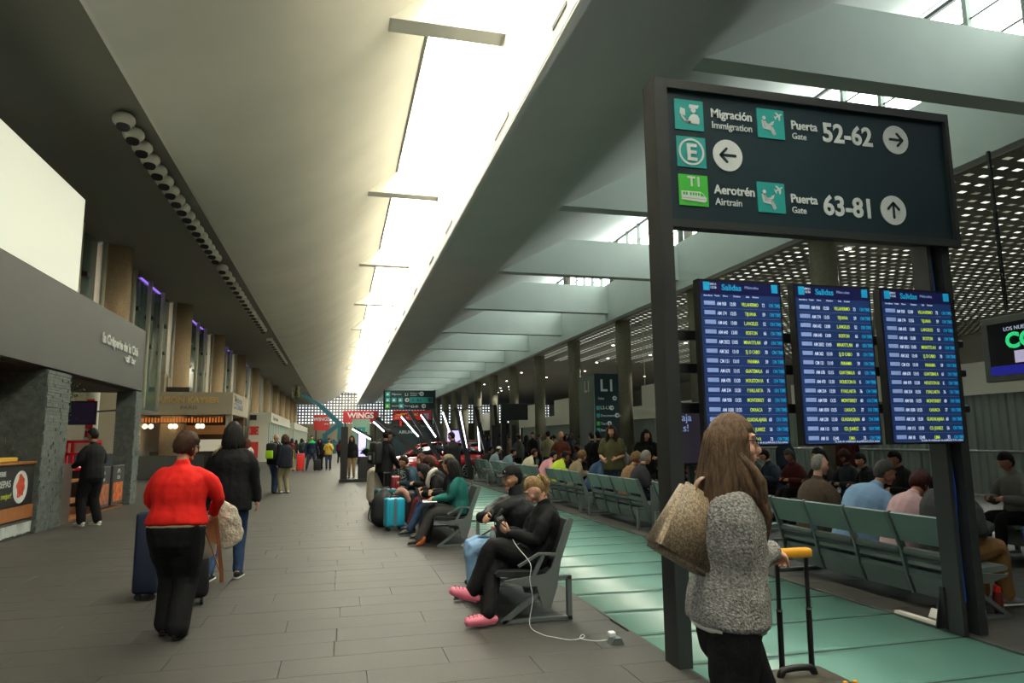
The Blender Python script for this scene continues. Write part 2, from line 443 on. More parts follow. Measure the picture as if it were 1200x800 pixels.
b = BM(); box(b, 2.376, 5.019, 4.50, 4.655, 3.14, 4.265); obj('sign_box', b, M_frame, t)
b = BM()
box(b, 2.376, 5.02, 4.44, 4.50, 4.20, 4.27); box(b, 2.375, 5.02, 4.44, 4.50, 3.10, 3.16); box(b, 4.985, 5.02, 4.44, 4.50, 3.16, 4.20); obj('sign_rim', b, M_frame, t)
b = BM(); box(b, 2.375, 4.985, 4.475, 4.50, 3.16, 4.20); obj('sign_face', b, M_panel, t)
for z in (2.31, 2.06, 1.76):
    b = BM(); box(b, 2.375, 4.74, 4.60, 4.66, z-.035, z+.035)
    for x in (2.45, 5.08): rbox(b, x-.07, x+.07, 4.63, 4.70, z-.03, z+.03, .008, 1)
    box(b, 4.93, 5.1, 4.63, 4.67, z-.02, z+.02)
    for x in (2.9, 3.7, 4.5): box(b, x-.05, x+.05, 4.452, 4.60, z-.03, z+.03)
    obj('crossbar', b, M_blk, t)
FY = 4.474
def sq(x, z, w=.245, m=M_teal, nm='pictogram_square'):
    b = BM(); box(b, x, x+w, FY-.006, FY+.002, z, z+w); return obj(nm, b, m, t)
def disc(bm, x, z, r, y0, y1, n=28): prism(bm, [(x+r*math.cos(2*PI*i/n), z+r*math.sin(2*PI*i/n)) for i in range(n)], 'y', y0, y1)
def poly(bm, pts, ox, oz, s, y0=FY-.010, y1=FY-.006): prism(bm, [(ox+p[0]*s, oz+p[1]*s) for p in pts], 'y', y0, y1)
def pline(bm, pts, ox, oz, s, wd, y0=FY-.010, y1=FY-.006):
    for (a, c) in zip(pts, pts[1:]):
        ax, az, cx, cz = ox+a[0]*s, oz+a[1]*s, ox+c[0]*s, oz+c[1]*s
        dx, dz = cx-ax, cz-az; L = math.hypot(dx, dz) or 1; nx, nz = -dz/L*wd*s/2, dx/L*wd*s/2
        prism(bm, [(ax+nx, az+nz), (cx+nx, cz+nz), (cx-nx, cz-nz), (ax-nx, az-nz)], 'y', y0, y1)
    for a in pts: disc(bm, ox+a[0]*s, oz+a[1]*s, wd*s/2, y0, y1, 10)
def officer(x, z, s):
    b = BM(); disc(b, x+.65*s, z+.665*s, .088*s, FY-.010, FY-.006, 16)
    poly(b, [(.52,.725),(.80,.725),(.85,.84),(.52,.85),(.50,.78)], x, z, s)
    poly(b, [(.42,.22),(.84,.20),(.85,.40),(.78,.52),(.66,.545),(.57,.51),(.50,.42)], x, z, s)
    pline(b, [(.52,.26),(.38,.27),(.24,.44)], x, z, s, .08)
    poly(b, [(.18,.50),(.36,.46),(.36,.68),(.20,.72)], x, z, s); obj('officer_symbol', b, M_letter, t)
def passenger(x, z, s):
    b = BM(); disc(b, x+.25*s, z+.68*s, .065*s, FY-.010, FY-.006, 14)
    pline(b, [(.18,.58),(.22,.34),(.50,.30),(.58,.12)], x, z, s, .06)
    pline(b, [(.27,.55),(.31,.40),(.52,.38),(.62,.16)], x, z, s, .08)
    pline(b, [(.29,.54),(.36,.46),(.48,.48)], x, z, s, .045)
    poly(b, [(.44,.42),(.56,.46),(.62,.60),(.50,.55)], x, z, s)
    pline(b, [(.66,.72),(.90,.86)], x, z, s, .05)
    poly(b, [(.74,.80),(.66,.90),(.71,.91),(.82,.83)], x, z, s); poly(b, [(.78,.76),(.80,.62),(.85,.65),(.86,.80)], x, z, s); poly(b, [(.64,.74),(.60,.78),(.64,.78),(.68,.74)], x, z, s)
    poly(b, [(.67,.69),(.67,.64),(.71,.67),(.70,.72)], x, z, s)
    obj('passenger_symbol', b, M_letter, t)
sq(2.445, 3.885); officer(2.445, 3.885, .245)
sq(2.45, 3.585)
b = BM(); n = 32; cx, cz = 2.572, 3.708
for i in range(n):
    a, c = 2*PI*i/n, 2*PI*(i+1)/n
    prism(b, [(cx+.108*math.cos(a), cz+.108*math.sin(a)), (cx+.108*math.cos(c), cz+.108*math.sin(c)), (cx+.092*math.cos(c), cz+.092*math.sin(c)), (cx+.092*math.cos(a), cz+.092*math.sin(a))], 'y', FY-.010, FY-.006)
obj('ring', b, M_letter, t)
text('E', .185, (2.572, FY-.009, 3.642), m=M_letter, parent=t, align='CENTER', bold=.005)
sq(2.452, 3.28, m=M_green)
text('T1', .105, (2.585, FY-.009, 3.435), m=M_letter, parent=t, align='CENTER', bold=.0025)
b = BM(); poly(b, [(.08,.18),(.86,.12),(.93,.18),(.93,.26),(.80,.42),(.72,.46),(.08,.46)], 2.452, 3.28, .245); obj('train_symbol', b, M_letter, t)
b = BM()
for a in (.13,.22,.36,.45,.54,.63): poly(b, [(a,.33),(a+.06,.33),(a+.06,.42),(a,.42)], 2.452, 3.28, .245, FY-.0115, FY-.0095)
poly(b, [(.72,.31),(.86,.31),(.78,.41),(.72,.42)], 2.452, 3.28, .245, FY-.0115, FY-.0095); poly(b, [(.08,.235),(.92,.215),(.92,.225),(.08,.245)], 2.452, 3.28, .245, FY-.0115, FY-.0095)
obj('train_windows', b, M_green, t)
sq(3.165, 3.89); passenger(3.165, 3.89, .245); sq(3.125, 3.275); passenger(3.125, 3.275, .245)
for s, size, x, z in (('Migración',.098,2.755,4.015),('Immigration',.078,2.76,3.925),('Puerta',.098,3.475,3.995),('Gate',.072,3.478,3.91),('Aerotrén',.098,2.752,3.395),('Airtrain',.078,2.757,3.305),('Puerta',.098,3.425,3.375),('Gate',.072,3.428,3.29)):
    text(s, size*1.02, (x, FY-.002, z), m=M_letter, parent=t, bold=.0022 if size > .09 else .0006, sx=.93)
text('52-62', .225, (3.765, FY-.002, 3.92), m=M_letter, parent=t, bold=.006, sx=.93)
text('63-81', .225, (3.72, FY-.002, 3.30), m=M_letter, parent=t, bold=.006, sx=.93)
def arrow(x, z, r, ang):
    b = BM(); disc(b, x, z, r, FY-.006, FY+.002); obj('arrow_disc', b, M_letter, t)
    b = BM(); c, s = math.cos(ang), math.sin(ang)
    R = lambda p: (p[0]*c-p[1]*s, p[0]*s+p[1]*c)
    pline(b, [R((-.5,0)), R((.45,0))], x, z, r, .16); pline(b, [R((.08,.42)), R((.5,0)), R((.08,-.42))], x, z, r, .16); obj('arrow', b, M_panel, t)
arrow(2.885, 3.71, .128, PI); arrow(4.485, 4.0, .125, 0); arrow(4.395, 3.38, .125, PI/2)
# two uplighters / speaker hinge at foot of right post
b = BM(); box(b, 4.72, 4.76, 4.66, 4.70, .02, .34); prism(b, [(4.66,.02),(4.74,.34),(4.76,.34),(4.76,.02)], 'y', 4.70, 4.71); obj('door_flap', b, M_blk, t)
# departure screens
M_scr = mat('blue_screen_glow', (30,54,104), .35, emit=.3)
M_scr2 = mat('navy_screen_header', (18,20,62), .35, emit=.5)
M_sw = mat('screen_white_text', (190,202,225), .5, emit=.5); M_sy = mat('screen_lime_text', (180,204,60), .5, emit=.5)
M_sc = mat('screen_cyan_text', (20,140,180), .5, emit=.5); M_sl = mat('screen_pale_badge', (130,152,200), .5, emit=.4)
M_sg = mat('screen_rule', (90,105,145), .5, emit=.3)
FL = [('AM 958','12:50','VILLAHERMO','72'),('AM 174','12:55','TIJUANA','59'),('AM 642','13:00','L.ANGELES','52'),('AM 640','13:00','BOSTON','66'),('AM 2022','13:05','MINATITLAN','69'),('AM 262','13:10','SJ. D CABO','70'),('CM 121','13:10','PANAMA','59'),('AM 678','13:15','GUATEMALA','61'),('AM 470','13:20','HOUSTON IA','K'),('AM 334','13:20','P.VALLARTA','76'),('AM 930','13:25','MONTERREY','60'),('AM 1030','13:25','OAXACA','77'),('AM 238','13:30','GUADALAJARA','60'),('AM 113','13:30','CD. JUAREZ','56'),('AM 18','13:40','LIMA','73')]
def screen(x, lab):
    W, z0, z1 = .692, 1.478, 2.695
    s = thing('departures_screen', (x+W/2, 4.43, z0), lab, 'screen', 'departure screens under the gate sign')
    b = BM(); box(b, x, x+W, 4.385, 4.45, z0, z1); obj('casing', b, M_shade, s)
    b = BM(); box(b, x+.018, x+W-.018, 4.378, 4.386, z0+.018, z1-.11); obj('display', b, M_scr, s)
    b = BM(); box(b, x+.018, x+W-.018, 4.378, 4.386, z1-.11, z1-.016); obj('header', b, M_scr2, s)
    for xx in (x+.04, x+W-.085): b = BM(); box(b, xx, xx+.05, 4.372, 4.379, z1-.085, z1-.022); obj('badge', b, M_sc, s)
    Y = 4.377
    text('Salidas', .062, (x+.19, Y, z1-.078), m=M_sc, parent=s, bold=.0015, ext=.001)
    text('Miércoles', .03, (x+.38, Y, z1-.062), m=M_sl, parent=s, ext=.001)
    text('09/11\n12:26', .024, (x+.095, Y, z1-.045), m=M_sw, parent=s, ext=.001)
    text('Aerolínea   Vuelo     Hora         Destino         Sala     Estatus', .0185, (x+.04, Y, z1-.128), m=M_sw, parent=s, ext=.0008)
    b = BM(); b2 = BM(); p = .0703
    for i in range(15):
        z = z1-.185-p*i
        box(b, x+.04, x+.128, Y-.003, Y+.002, z-.008, z+.022); box(b2, x+.03, x+W-.03, Y-.002, Y+.002, z-.032, z-.0295)
    obj('airline_badge', b, M_sl, s); obj('row_rule', b2, M_sg, s)
    # one text block per column, lines spaced to the rows
    for i, (f, h, d, g) in enumerate(FL):
        z = z1-.192-p*i
        if i == 0: cols = {'a': [], 'b': [], 'c': [], 'd': []}
        cols['a'].append(f); cols['b'].append(h); cols['c'].append(d); cols['d'].append(g)
    sz = .0345; spc = p/sz
    def col(lines, xx, m, al, nm): 
        for i_, ln in enumerate(lines): text(ln, .037, (xx, Y, z1-.194-p*i_), m=m, parent=s, align=al, bold=.0004, ext=.001, sx=.64, name=nm)
    col(cols['a'], x+.145, M_sw, 'LEFT', 'flight_number'); col(cols['b'], x+.248, M_sw, 'LEFT', 'departure_time')
    col(cols['c'], x+.418, M_sy, 'CENTER', 'destination'); col(cols['d'], x+.53, M_sw, 'CENTER', 'gate_number')
    col(['ON TIME']*15, x+.578, M_sc, 'LEFT', 'flight_status')
    text('La sala de embarque se publicará 2 hrs antes', .022, (x+W-.03, Y, z0+.022), m=M_sw, parent=s, align='RIGHT', ext=.0008)
    return s
screen(2.520, 'leftmost of the three tall departures screens, partly behind the long-haired woman')
screen(3.320, 'middle one of the three tall blue departures screens under the gate sign')
screen(4.100, 'rightmost departures screen, in front of the right gantry post')
# small dark advert screen behind the left post
t2 = thing('advert_screen', (3.3,6.6,1.3), 'dark advert screen half hidden behind the left gantry post', 'screen')
b = BM(); rbox(b, 3.28, 3.95, 6.6, 6.68, 1.25, 1.92, .01, 1); obj('casing', b, M_shade, t2)
b = BM(); box(b, 3.30, 3.93, 6.592, 6.602, 1.28, 1.89); obj('display', b, mat('dim_violet_display', (40,36,46), .3, emit=.5), t2)
text('¡Viaja\nmás!', .11, (3.40, 6.59, 1.72), m=M_sl, parent=t2)
b = BM(); box(b, 3.6, 3.66, 6.62, 6.67, -.0, 1.25); box(b, 3.4, 3.86, 6.52, 6.78, .0, .03); obj('stand', b, M_blk, t2)

# =============================== BENCHES ===============================
M_bk = mat('grey_green_seat_shell', (118,134,129), .42, metal=.25, var=.05, vs=3)
M_bkd = mat('dark_seat_pad', (34,36,36), .55)
M_alu = mat('cast_grey_aluminium', (120,128,126), .4, metal=.5)
def bench(n, pads_dark, name='airport_bench'):
    """local: seats face +x, rear at x=0, runs along +y"""
    t = thing(name, (0,0,0), inv=False); P = .6
    L = n*P
    b = BM(); box(b, .16, .24, .04, L-.04, .27, .34); obj('beam', b, M_alu, t)
    for yy in (.03, L-.03) if n <= 4 else (.03, L/2, L-.03):
        b = BM(); w = .05
        bar(b, (.02,yy,.0), (.02,yy,.37), .04, w, up=(0,1,0)); bar(b, (0,yy,.355), (.24,yy,.355), w, .03)
        bar(b, (0,yy,.02), (.62,yy,.02), w, .03); bar(b, (.62,yy,.01), (.20,yy,.30), w, .035)
        obj('leg', b, M_alu, t)
    for i in range(n):
        y0, y1 = i*P+.035, (i+1)*P-.035
        bb = BM(); prism(bb, [(-.015,.84),(.012,.85),(.105,.60),(.08,.59)], 'y', y0, y1); obj('backrest', bb, M_bk, t)
        bb = BM(); prism(bb, [(.01,.842),(.02,.835),(.165,.44),(.115,.585),(.10,.60)], 'y', y0+.015, y1-.015)
        if pads_dark: obj('back_pad', bb, M_bkd, t)
        else: bb.free()
        bb = BM(); tube(bb, [(.13,y0,.50),(.13,y1,.50)], (.035), n=8, sub=1, flat=True); prism(bb, [(.12,.44),(.19,.37),(.21,.38),(.145,.46)], 'y', y0, y1); obj('lumbar_bar', bb, M_bkd if pads_dark else M_alu, t)
        bb = BM(); prism(bb, [(.13,.385),(.24,.345),(.66,.385),(.675,.41),(.64,.43),(.24,.405),(.15,.43)], 'y', y0, y1); obj('seat', bb, M_bkd if pads_dark else M_bk, t)
        bb = BM(); prism(bb, [(.15,.30),(.17,.30),(.23,.13),(.21,.12)], 'y', y0, y1); obj('apron', bb, M_bk, t)
    for i in range(n+1):
        y0 = i*P-.014; ys = max(y0, 0); 
        bb = BM(); prism(bb, [(-.025,.845),(.015,.86),(.055,.80),(.19,.44),(.24,.395),(.60,.36),(.62,.375),(.60,.345),(.40,.30),(.32,.30),(.27,.12),(.20,.11),(.14,.28),(.10,.50)], 'y', y0, y0+.028); obj('side_frame', bb, M_alu, t)
        if pads_dark:
            bb = BM(); w = .035; yc = i*P
            bar(bb, (.10,yc,.555), (.30,yc,.565), w, .02); bar(bb, (.30,yc,.565), (.48,yc,.47), w, .02); bar(bb, (.26,yc,.55), (.38,yc,.32), w, .03); obj('armrest', bb, M_alu, t)
    return t
B4 = bench(4, False)
def setb(o, x, y, a, lab, grp):
    o.location = (x, y, 0); o.rotation_euler.z = a; tag(o, lab, 'bench', grp)
rights = [(4.84,'four-seat grey-green bench nearest the camera, right of the glass strip, behind the gantry post'),(7.95,'four-seat grey-green bench mostly hidden behind the long-haired woman and left post'),
 (10.98,'four-seat grey-green bench with white-haired man, beside the glass strip'),(13.88,'four-seat grey-green bench with person in blue denim jacket turned on it'),
 (17.1,'grey-green bench with the person in yellow-green safety vest'),(20.1,'grey-green bench just behind the cap man\'s head, with cream jacket passenger'),(23.1,'farthest grey-green bench of the row, beside the red car\'s wheel')]
used = False
for y, lab in rights:
    o = B4 if not used else copy_tree(B4); used = True
    setb(o, 4.97, y, 0, lab, 'benches along the right of the glass strip')
# second and third rows, facing back towards the glass strip
for i, y in enumerate((5.0, 8.0, 11.0, 14.0, 17.0, 20.0)):
    o = copy_tree(B4); setb(o, 8.75, y+2.4, PI, 'grey-green bench %s in the second row, facing the hall' % ('nearest','second from the camera','third from the camera','fourth from the camera','fifth from the camera','farthest')[i], 'benches of the second row')
D3 = bench(3, True)
setb(D3, 2.01, 5.86+1.8, PI, 'dark-padded bench with armrests under the woman in pink clogs', 'benches left of the glass strip')
D4 = bench(4, True); setb(D4, 2.08, 10.2+2.4, PI, 'dark-padded bench under the woman in teal sweater with laptop', 'benches left of the glass strip')
o = copy_tree(D4); setb(o, 2.08, 13.4+2.4, PI, 'dark-padded bench farther back, behind the piled luggage', 'benches left of the glass strip')

# =============================== LEFT KIOSK ===============================
M_slate = mat('dark_split_slate', (82,90,86), .85, var=.3, vs=9, bump=.5, bs=25)
M_kdark = mat('dark_brown_panel', (42,34,29), .5, var=.08, vs=4)
M_wood = mat('warm_wood', (134,84,42), .45, var=.2, vs=5, stretch=(1,6,1))
k = thing('creperie_kiosk', (-5.1,17,0), 'dark grey food kiosk with slate pillars on the left of the hall', 'kiosk')
b = BM(); box(b, -8.4, -5.1, 4.0, 20.2, 2.93, 4.55); obj('fascia', b, mat('slate_grey_fascia', (62,65,63), .55, var=.05, vs=1.2), k)
b = BM(); box(b, -8.3, -5.25, 4.1, 20.1, 2.88, 2.93); obj('ceiling_panel', b, mat('dark_wood_soffit', (58,42,28), .6), k)
def pillar(y0, y1, x0, x1):
    b = BM(); box(b, x0+.03, x1-.03, y0+.03, y1-.03, -.0, 2.9); c = obj('pillar', b, M_slate, k)
    r = random.Random(int(y0*10)); st = BM(); z = 0
    while z < 2.88:
        h = min(r.choice((.045,.06,.075)), 2.9-z)
        for (a0, a1, fx) in ((x0, x1, 'y'), (y0, y1, 'x')):
            a = a0
            while a < a1-.01:
                l = min(r.uniform(.18,.5), a1-a); d = r.uniform(0, .02)
                if fx == 'y': box(st, a+.002, a+l-.002, y0-d, y0+.04, z+.002, z+h-.002)
                else: box(st, x1-.04, x1+d, a+.002, a+l-.002, z+.002, z+h-.002)
                a += l
        z += h
    o = obj('slate_stone', st, M_slate, c); o['kind'] = 'stuff'
pillar(14.0, 15.1, -6.0, -5.1); pillar(20.2-.55, 20.2, -5.55, -5.1)
b = BM(); box(b, -8.4, -8.2, 4.0, 20.2, 0, 2.9); box(b, -8.4, -7.0, 4, 4.1, 0, 2.9); obj('back_wall', b, M_kdark, k)
# lettering on the fascia
text('la Crêperie de la Cité', .30, (-5.09, 16.7, 3.78), 'right', M_wt, k, bold=.012, ext=.02, sx=1.05)
text('· café bar', .24, (-5.09, 18.35, 3.54), 'right', M_wt, k, bold=.010, ext=.02, sx=1.05)
# front counter, with menu picture
b = BM(); box(b, -5.9, -5.18, 9.0, 13.98, .28, 1.22); obj('counter', b, M_kdark, k)
b = BM(); box(b, -5.92, -5.14, 9.0, 13.98, 1.22, 1.26); box(b, -5.17, -5.15, 9.0, 13.98, .30, .52); obj('counter_trim', b, M_wood, k)
b = BM(); box(b, -5.178, -5.16, 9.2, 13.9, .55, 1.18); mp = obj('menu_panel', b, M_blk, k)
b = BM(); n = 28
prism(b, [(13.42+.27*math.cos(2*PI*i/n), .84+.27*math.sin(2*PI*i/n)) for i in range(n)], 'x', -5.16, -5.152); obj('plate_picture', b, mat('printed_plate', (214,216,214), .5), k)
b = BM(); prism(b, [(13.42+(.15+.03*math.sin(5*i))*math.cos(2*PI*i/n), .85+(.19+.03*math.cos(7*i))*math.sin(2*PI*i/n)) for i in range(n)], 'x', -5.152, -5.148); obj('food_picture', b, mat('printed_food', (178,62,36), .5, var=.6, vs=22), k)
text('CREPAS', .16, (-5.155, 12.5, .86), 'right', M_letter, k, name='menu_lettering'); text('¡la mejor!', .13, (-5.155, 12.6, .68), 'right', mat('lime_print', (170,180,60), .6), k, name='menu_lettering'); text('CREPERIE', .11, (-5.155, 12.4, 1.04), 'right', M_letter, k, name='menu_lettering')
b = BM(); box(b, -5.7, -5.16, 9.0, 13.98, 0, .27); obj('plinth', b, mat('ornament_plinth', (60,60,56), .6), k)
b = BM(); r = random.Random(2)
for i in range(64):
    y = 11.2+.043*i; z = .03+.0
    prism(b, [(y, z+r.random()*.05), (y+.03, z+.02), (y+.03+r.uniform(-.01,.04), z+.2), (y+r.uniform(-.03,.02), z+.2)], 'x', -5.16, -5.15)
obj('white_ornament', b, M_letter, k)
# interior counter by the passage: wooden bench and display
b = BM(); box(b, -7.4, -6.6, 15.3, 19.9, 0, 1.0); obj('inner_counter', b, M_kdark, k)
b = BM(); box(b, -5.28, -5.16, 15.12, 15.75, 0, 1.16); obj('partition', b, mat('umber_partition', (62,44,34), .5), k)
b = BM(); box(b, -6.4, -5.25, 15.85, 17.0, .34, .40); box(b, -6.4, -5.2, 15.85, 19.5, .0, .04); box(b, -6.4, -5.4, 15.85, 17.0, .74, .80); box(b, -6.42, -6.34, 15.85, 17.0, .0, 1.1); obj('wooden_shelving', b, M_wood, k)
for j, (ya, yb) in enumerate(((17.12, 18.15), (18.32, 19.22))):
    b = BM(); rbox(b, -5.22, -5.14, ya, yb, .1, 1.02, .01, 1); p = obj('poster_board', b, mat('black_board', (44,46,46), .5), k)
    b = BM(); box(b, -5.14, -5.133, ya+.1, yb-.1, .17, .62); obj('food_print', b, mat('poster_food_%d' % j, ((150,84,50),(186,96,44))[j], .5, var=.7, vs=7+3*j), p)
    text('Café', .12, (-5.135, (ya+yb)/2, .70), 'right', M_letter, k, align='CENTER', name='poster_lettering')
    b = BM(); n = 14; yc = (ya+yb)/2
    prism(b, [(yc+.1*math.cos(PI*i/n), .84+.1*math.sin(PI*i/n)) for i in range(n+1)]+[(yc-.07,.84)]+[(yc+.07*math.cos(PI-PI*i/n), .84+.07*math.sin(PI-PI*i/n)) for i in range(n+1)], 'x', -5.14, -5.133); obj('arch_print', b, M_letter, p)
# back of the kiosk seen through the passage
b = BM(); box(b, -8.1, -6.0, 23.0, 23.15, 1.0, 4.2); obj('pale_panel', b, mat('beige_wall_panel', (196,184,160), .7), k)
b = BM(); box(b, -9, -6.0, 22.9, 23.0, 0, 1.25); obj('blue_panel', b, mat('slate_blue_panel', (84,100,108), .6), k)
tv = thing('menu_screen', (-6.0,19.6,2.2), 'black wall screen tilted under the kiosk ceiling by the second slate pillar', 'screen')
b = BM(); rbox(b, -6.72, -5.92, 19.40, 19.46, 2.02, 2.62, .01, 1); obj('casing', b, M_shade, tv); b = BM(); box(b, -6.69, -5.95, 19.393, 19.402, 2.05, 2.59); obj('display', b, mat('dim_purple_display', (38,30,44), .25, emit=.4), tv); b = BM(); bar(b, (-6.0,19.46,2.35), (-5.55,19.8,2.4), .04); obj('bracket', b, M_blk, tv)
rc = thing('popcorn_cabinet', (-6.1,19.2,0), 'red-framed glass display cabinet behind the man in black', 'cabinet')
b = BM()
for x in (-6.42,-5.82):
    for y in (19.1,19.5): bar(b, (x,y,.9), (x,y,1.62), .07)
for z in (.93, 1.3, 1.6):
    for y in (19.1,19.5): bar(b, (-6.44,y,z), (-5.80,y,z), .07)
    for x in (-6.42,-5.82): bar(b, (x,19.1,z), (x,19.5,z), .07)
obj('frame', b, mat('signal_red_enamel', (178,20,34), .4), rc)
b = BM(); rbox(b, -6.3, -5.95, 19.25, 19.4, 1.33, 1.58, .02, 1); obj('contents', b, mat('pale_contents', (170,170,150), .6), rc)
b = BM(); box(b, -6.38, -5.86, 19.12, 19.48, .98, 1.02); obj('lamp_tube', b, mat('pink_white_glow', (250,190,205), .5, emit=1.6), rc)
b = BM(); box(b, -6.45, -5.8, 19.08, 19.52, 0, .9); obj('base', b, M_kdark, rc)
for j, z in enumerate((1.95, 2.42)):
    pass
pt = thing('white_pipe_column', (-6.55,22.4,0), 'slim white round post with two red notices behind the kiosk', 'post')
b = BM(); cyl(b, (-6.7,21.6,0), (-6.7,21.6,4.2), .17, 16); obj('shaft', b, M_white, pt, True)
b = BM()
for z in (1.72, 2.32): box(b, -6.78, -6.6, 21.40, 21.43, z, z+.46)
obj('red_notice', b, mat('notice_red', (176,34,34), .5), pt)
for z in (1.8, 2.4): text('Ruta', .1, (-6.69, 21.39, z+.1), m=M_wt, parent=pt, align='CENTER')
# hanging plant
M_leaf = mat('dark_green_leaf', (58,92,46), .55, var=.3, vs=20)
pl = thing('hanging_plant', (-5.7,15.8,2.9), 'leafy green plant hanging from the kiosk ceiling beside the first slate pillar', 'plant')
b = BM(); r = random.Random(5)
for i in range(420):
    c = V((-5.55+r.gauss(0,.2), 15.9+r.gauss(0,.35), 2.88-abs(r.gauss(0,.3)))); a = r.uniform(0,6.28); d = V((math.cos(a), math.sin(a), r.uniform(-1,.2))).normalized()*r.uniform(.05,.10); s = d.cross(V((0,0,1))).normalized()*.022
    v = [b.verts.new(p) for p in (c, c+d*.5+s, c+d, c+d*.5-s)]; b.faces.new(v)
o = obj('foliage', b, M_leaf, pl)
b = BM()
for i in range(9):
    x, y = -5.55+r.gauss(0,.15), 15.9+r.gauss(0,.2); bar(b, (x,y,2.9), (x+r.uniform(-.1,.1), y, 2.2), .008)
obj('stem', b, M_leaf, pl)
tag(obj('paper_tray', (lambda b: (rbox(b, -5.6, -5.3, 12.6, 13.6, 1.262, 1.33, .01, 1), b)[1])(BM()), mat('yellow_card', (196,160,50), .6)), 'flat yellow box lying on the kiosk counter', 'box')
lb = thing('blank_billboard', (-5.2,10,4.55), 'large blank cream light box standing on the kiosk fascia', 'billboard')
b = BM(); box(b, -5.32, -5.1, 3.0, 15.1, 4.551, 6.47); obj('light_box', b, mat('backlit_cream_panel', (222,224,208), .6, emit=.55), lb)

BK0 = set(bpy.data.objects)
# =============================== BAKERY SHOP ===============================
M_taupe = mat('taupe_shopfront', (160,150,130), .6)
s = thing('bakery_shop', (-7,37,0), 'taupe bakery shop with lit interior and pendant globe lamps beyond the kiosk', 'shop')
b = BM(); box(b, -10.5, -5.1, 36.55, 42.6, 2.92, 4.02); obj('fascia', b, M_taupe, s)
b = BM(); box(b, -10.5, -8.28, 36.55, 39, 4.02, 4.9); prism(b, [(37,4.02),(37,4.8),(38.2,4.65),(40.5,4.3),(40.5,4.02)], 'x', -8.28, -8.2); obj('upper_block', b, M_taupe, s)
b = BM(); box(b, -8.25, -7.2, 36.9, 37.6, 4.02, 4.28); obj('awning_box', b, M_kdark, s)
text('MAISON KAYSER', .40, (-5.75, 36.53, 3.50), m=mat('brass_letter', (196,160,96), .3, metal=.6, emit=.12), parent=s, align='RIGHT', bold=.006, ext=.03, sx=1.03)
text('PARIS', .24, (-7.1, 36.53, 3.17), m=mat('bronze_letter', (120,104,84), .35, metal=.5), parent=s, align='CENTER', bold=.003, ext=.02, spacing=1, sx=1.3)
text('Maison\nKAYSER', .42, (-5.09, 37.1, 3.6), 'right', M_chrome, s, bold=.006, ext=.02, spacing=.9, sx=2.2)
b = BM(); box(b, -10.5, -10.3, 36.6, 42.6, 0, 2.92); box(b, -10.5, -5.2, 41.8, 42.0, 0, 2.92); obj('back_wall', b, mat('warm_brown_wall', (112,78,50), .7), s)
b = BM(); box(b, -5.42, -5.12, 36.7, 36.95, 0, 2.92); obj('pillar', b, M_taupe, s)
b = BM(); box(b, -10.3, -5.5, 37.0, 37.1, 2.86, 2.9); box(b, -10.3, -5.5, 37.0, 37.1, 2.5, 2.54); bar(b, (-5.52,37.05,2.5), (-5.52,37.05,2.9), .05); obj('bottle_rack', b, M_blk, s)
r = random.Random(8); M_amb = mat('amber_lit_bottle', (214,120,50), .3, emit=.45)
b = BM()
for i in range(34): x = -10.2+.138*i; cyl(b, (x,37.05,2.54), (x,37.05,2.54+r.uniform(.2,.28)), .04, 6)
o = obj('bottles', b, M_amb, s); o['kind'] = 'stuff'
b = BM(); box(b, -10.3, -5.6, 41.7, 41.78, 2.0, 2.5); obj('warm_shelf_light', b, mat('warm_cove_glow', (190,130,76), .5, emit=.15), s)
b = BM(); box(b, -9.2, -5.6, 38.5, 39.2, 0, 1.1); obj('counter', b, M_kdark, s)
b = BM(); box(b, -6.9, -5.6, 38.6, 39.1, 1.1, 1.7); obj('display_case', b, mat('bright_display', (205,200,180), .4, emit=.3), s)
b = BM(); box(b, -9.3, -6.2, 35.9, 36.0, 0, .95); obj('front_panel', b, mat('dark_steel_counter', (78,80,78), .35, metal=.6), s)
M_glb = mat('warm_globe_glow', (255,226,180), .4, emit=5)
for i, x in enumerate((-9.22,-8.95,-8.05,-7.85,-6.80,-6.60)):
    g = thing('globe_lamp', (x,37.4,2.9), 'warm white globe lamp, %s from the left of the pairs in the bakery' % ('first','second','third','fourth','fifth','last')[i], 'lamp', 'globe lamps in the bakery')
    b = BM(); ell(b, (x,37.4,2.36), .115, n=14, m=8); obj('globe', b, M_glb, g, True); b = BM(); bar(b, (x,37.4,2.46), (x,37.4,2.92), .015); obj('cord', b, M_blk, g)
_S = 33.0/36.55
for o in [q for q in bpy.data.objects if q not in BK0]:
    T = MX.Translation((0,0,1.55)) @ MX.Scale(_S, 4) @ MX.Translation((0,0,-1.55))
    if o.type == 'MESH':
        Z0 = 0
        for v in o.data.vertices: 
            p = T @ v.co; v.co = (p.x, p.y, max(p.z, 0.0) if v.co.z > .001 else 0.0)
    elif o.type == 'FONT':
        p = T @ o.matrix_basis.translation; R_ = o.matrix_basis.copy(); R_.translation = p; o.matrix_basis = R_; o.data.size *= _S
